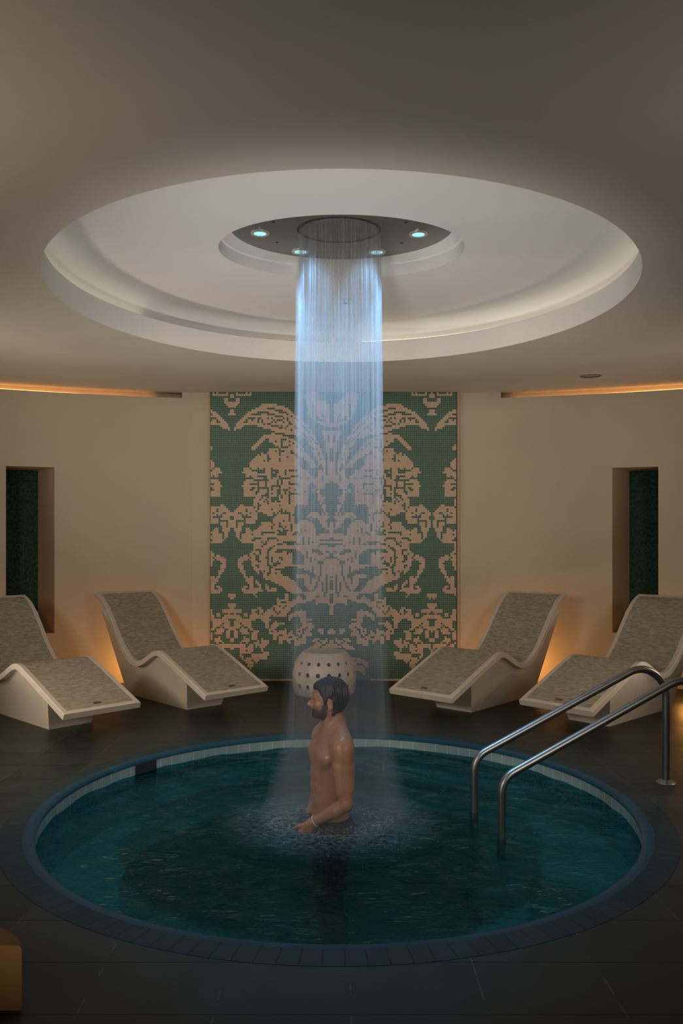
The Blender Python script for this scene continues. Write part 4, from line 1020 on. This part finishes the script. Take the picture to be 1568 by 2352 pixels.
MIST = 1.25
prof = [(.0001, 3.56), (.27, 3.56), (.29, 1.9), (.33, 1.0), (.45, .45), (.64, WZ + .012), (.0001, WZ + .012)]
V, F, U = lathe(prof, 40, -.03, 5.0)
mm = mesh_obj('mist', V, F, m_mist(), None, True); fix_normals(mm); tag(mm, 'faint column of spray mist around the falling water', 'mist', kind='stuff')

# ------------------------------------------------------------------ odds and ends
pts = [(-1.10, 2.79), (-1.112, 2.825), (-1.145, 2.865), (-1.19, 2.905), (-1.245, 2.94), (-1.32, 2.965), (-1.42, 2.98), (-1.9, 2.98), (-1.9, 2.79)]
bl = MB(); n = len(pts); pts = [(x + .004, y) for x, y in pts]; cx_ = -1.496; cy_ = 2.885
vs = []
for (z, s) in ((0, 1), (.20, 1), (.216, .994), (.222, .975)):
    vs += [(cx_ + (x - cx_) * s, cy_ + (y - cy_) * s, z) for x, y in pts]
fs = [(L * n + i, L * n + (i + 1) % n, (L + 1) * n + (i + 1) % n, (L + 1) * n + i) for L in range(3) for i in range(n)] + [tuple(3 * n + i for i in range(n)), tuple(range(n))[::-1]]
bl.add(vs, fs); blo = fix_normals(bl.build('bench_end', M['ochre'])); tag(blo, 'low ochre block with a rounded corner on the floor in front of the pool', 'bench')
sp = empty('sprinkler_head', (.03, 5.97, z0 + .275)); tag(sp, 'small sprinkler head on the ceiling recess, seen through the falling water', 'sprinkler')
V, F, U = lathe([(.0001, .012), (.035, .012), (.034, .004), (.012, 0), (.012, -.02), (.0001, -.02)], 20); mesh_obj('rosette', V, F, M['bezel'], sp, True, sharp=40)
V, F, U = lathe([(.0001, -.028), (.02, -.026), (.02, -.023), (.0001, -.022)], 16); mesh_obj('deflector', V, F, M['dark'], sp)
Y = 8.55; X = (1356 - 784) / FPX * Y
sl = empty('ceiling_vent', (X, Y, zc(math.hypot(X, Y - 5.03)) - .001)); tag(sl, 'small dark round fitting in the ceiling near the wall above the handrail side niche', 'vent')
V, F, U = lathe([(.13, 0), (.125, -.008), (.11, -.010)], 32); mesh_obj('ring', V, F, M['ceiling'], sl, True, sharp=40)
V, F, U = lathe([(.11, -.006), (.0001, -.006)], 32); mesh_obj('grille', V, F, M['steel_plate'], sl)

# ------------------------------------------------------------------ lamps and added fills
def lamp(typ, name, loc, energy, col, target=None, **kw):
    l = bpy.data.lights.new(name, typ); l.energy = energy; l.color = col
    for k, v in kw.items(): setattr(l, k, v)
    o = bpy.data.objects.new(name, l); C.objects.link(o); o.location = loc
    if target is not None: o.rotation_euler = (Vector(target) - Vector(loc)).to_track_quat('-Z', 'Y').to_euler()
    return o
for (x, y) in DL:
    lamp('SPOT', 'downlight_lamp', (x, y, PZ - .02), 48, (.24, .58, 1.), (x + (SC[0] - x) * .25, y + (SC[1] - y) * .25, 0), spot_size=math.radians(76), spot_blend=.55, shadow_soft_size=.03)
for (x, y) in ((.26, 4.78), (-.29, 4.78)):
    lamp('SPOT', 'downlight_lamp', (x, y, PZ - .03), 48, (.24, .58, 1.), (x * .75, y + .06, 0), spot_size=math.radians(76), spot_blend=.55, shadow_soft_size=.03)
# added warm fills behind the camera, one from each side, aimed at the far wall
lamp('SPOT', 'room_fill', (-3.0, .3, 2.5), 450, (1., .84, .65), (.5, 9.5, 1.75), spot_size=math.radians(76), spot_blend=1., shadow_soft_size=.7)
lamp('SPOT', 'room_fill', (2.8, .2, 2.5), 270, (1., .86, .68), (-.3, 9.5, 1.75), spot_size=math.radians(76), spot_blend=1., shadow_soft_size=.7)
# unseen spots added near the floor to brighten the ceiling and its recess
lamp('SPOT', 'ceiling_fill', (-.35, 2.2, .12), 260, (1., .93, .87), (.1, 5.15, 3.3), spot_size=math.radians(58), spot_blend=.8, shadow_soft_size=.2)
lamp('SPOT', 'ceiling_fill', (-1.2, 1.6, .15), 60, (1., .88, .74), (-.3, 4.9, 3.2), spot_size=math.radians(110), spot_blend=1., shadow_soft_size=.3)
lamp('SPOT', 'ceiling_fill', (-4.2, 6.0, .3), 210, (1., .84, .66), (-1.6, 7.2, 3.3), spot_size=math.radians(100), spot_blend=1., shadow_soft_size=.25)
lamp('SPOT', 'ceiling_fill', (4.2, 6.6, .3), 110, (1., .84, .66), (1.4, 7.6, 3.3), spot_size=math.radians(100), spot_blend=1., shadow_soft_size=.25)
# amber lamps on the floor behind the loungers
for (x, y, e) in ((-2.30, 9.16, 6), (-3.62, 8.3, 3), (2.14, 9.16, 6), (3.52, 8.35, 3)):
    lamp('POINT', 'floor_lamp_and_fill', (x, y, .2), e, (1., .42, .08), shadow_soft_size=.04)
for (x, y) in ((-1.62, 9.25), (1.42, 9.25)):  # extra hidden points, added to warm the floor by the wall
    lamp('POINT', 'floor_lamp_and_fill', (x, y, .12), 1.1, (1., .42, .08), shadow_soft_size=.04)
lamp('SPOT', 'side_fill', (-3.9, 4.9, 1.7), 190, (1., .80, .60), (-2.1, 6.1, 0), spot_size=math.radians(85), spot_blend=1., shadow_soft_size=.2)  # out-of-view spots added to lift the floor at either side
lamp('SPOT', 'side_fill', (4.2, 5.6, 1.7), 70, (1., .72, .48), (2.2, 6.2, 0), spot_size=math.radians(85), spot_blend=1., shadow_soft_size=.2)
# amber strips lying in the slots on top of the walls
for o, sx, xs in ((bpy.data.objects['wall_left'], -1, np.linspace(2.2, 4.6, 20)), (bpy.data.objects['wall_right'], 1, np.linspace(2.0, 4.6, 20))):
    P3 = [(sx * x, (wy(x) if x < 4.2 else wy(4.2) - .5 * (x - 4.2)) + .11, 3.325) for x in xs]
    V, F = tube(P3, [.002 + .010 * min(1, max(0, (x - 1.9) / 1.6)) for x in xs], 6); mesh_obj('amber_light_strip', V, F, M['amber'], o)


# ------------------------------------------------------------------ camera and render look
cam = bpy.data.cameras.new('camera'); co = bpy.data.objects.new('camera', cam); C.objects.link(co)
cam.sensor_fit = 'VERTICAL'; cam.sensor_height = 36.; cam.sensor_width = 24.; cam.lens = FPX / 2352 * 36.; cam.clip_start = .05
co.location = (0, 0, CAMZ); co.rotation_euler = (math.radians(90), 0, 0); cam.shift_y = 74 / 2352
sc = bpy.context.scene; sc.camera = co
w = bpy.data.worlds.new('world'); sc.world = w; w.use_nodes = True
w.node_tree.nodes['Background'].inputs[0].default_value = (.30, .24, .18, 1); w.node_tree.nodes['Background'].inputs[1].default_value = .02
sc.view_settings.view_transform = 'Standard'; sc.view_settings.look = 'None'; sc.view_settings.exposure = 0.0
cy = sc.cycles
cy.max_bounces = 6; cy.diffuse_bounces = 3; cy.glossy_bounces = 2; cy.transmission_bounces = 4; cy.transparent_max_bounces = 32; cy.volume_bounces = 0
cy.volume_step_rate = 3.0; cy.volume_max_steps = 48
cy.caustics_reflective = False; cy.caustics_refractive = False; cy.sample_clamp_indirect = 3.0; cy.use_denoising = True; cy.use_adaptive_sampling = True; cy.adaptive_threshold = .08; cy.adaptive_min_samples = 12
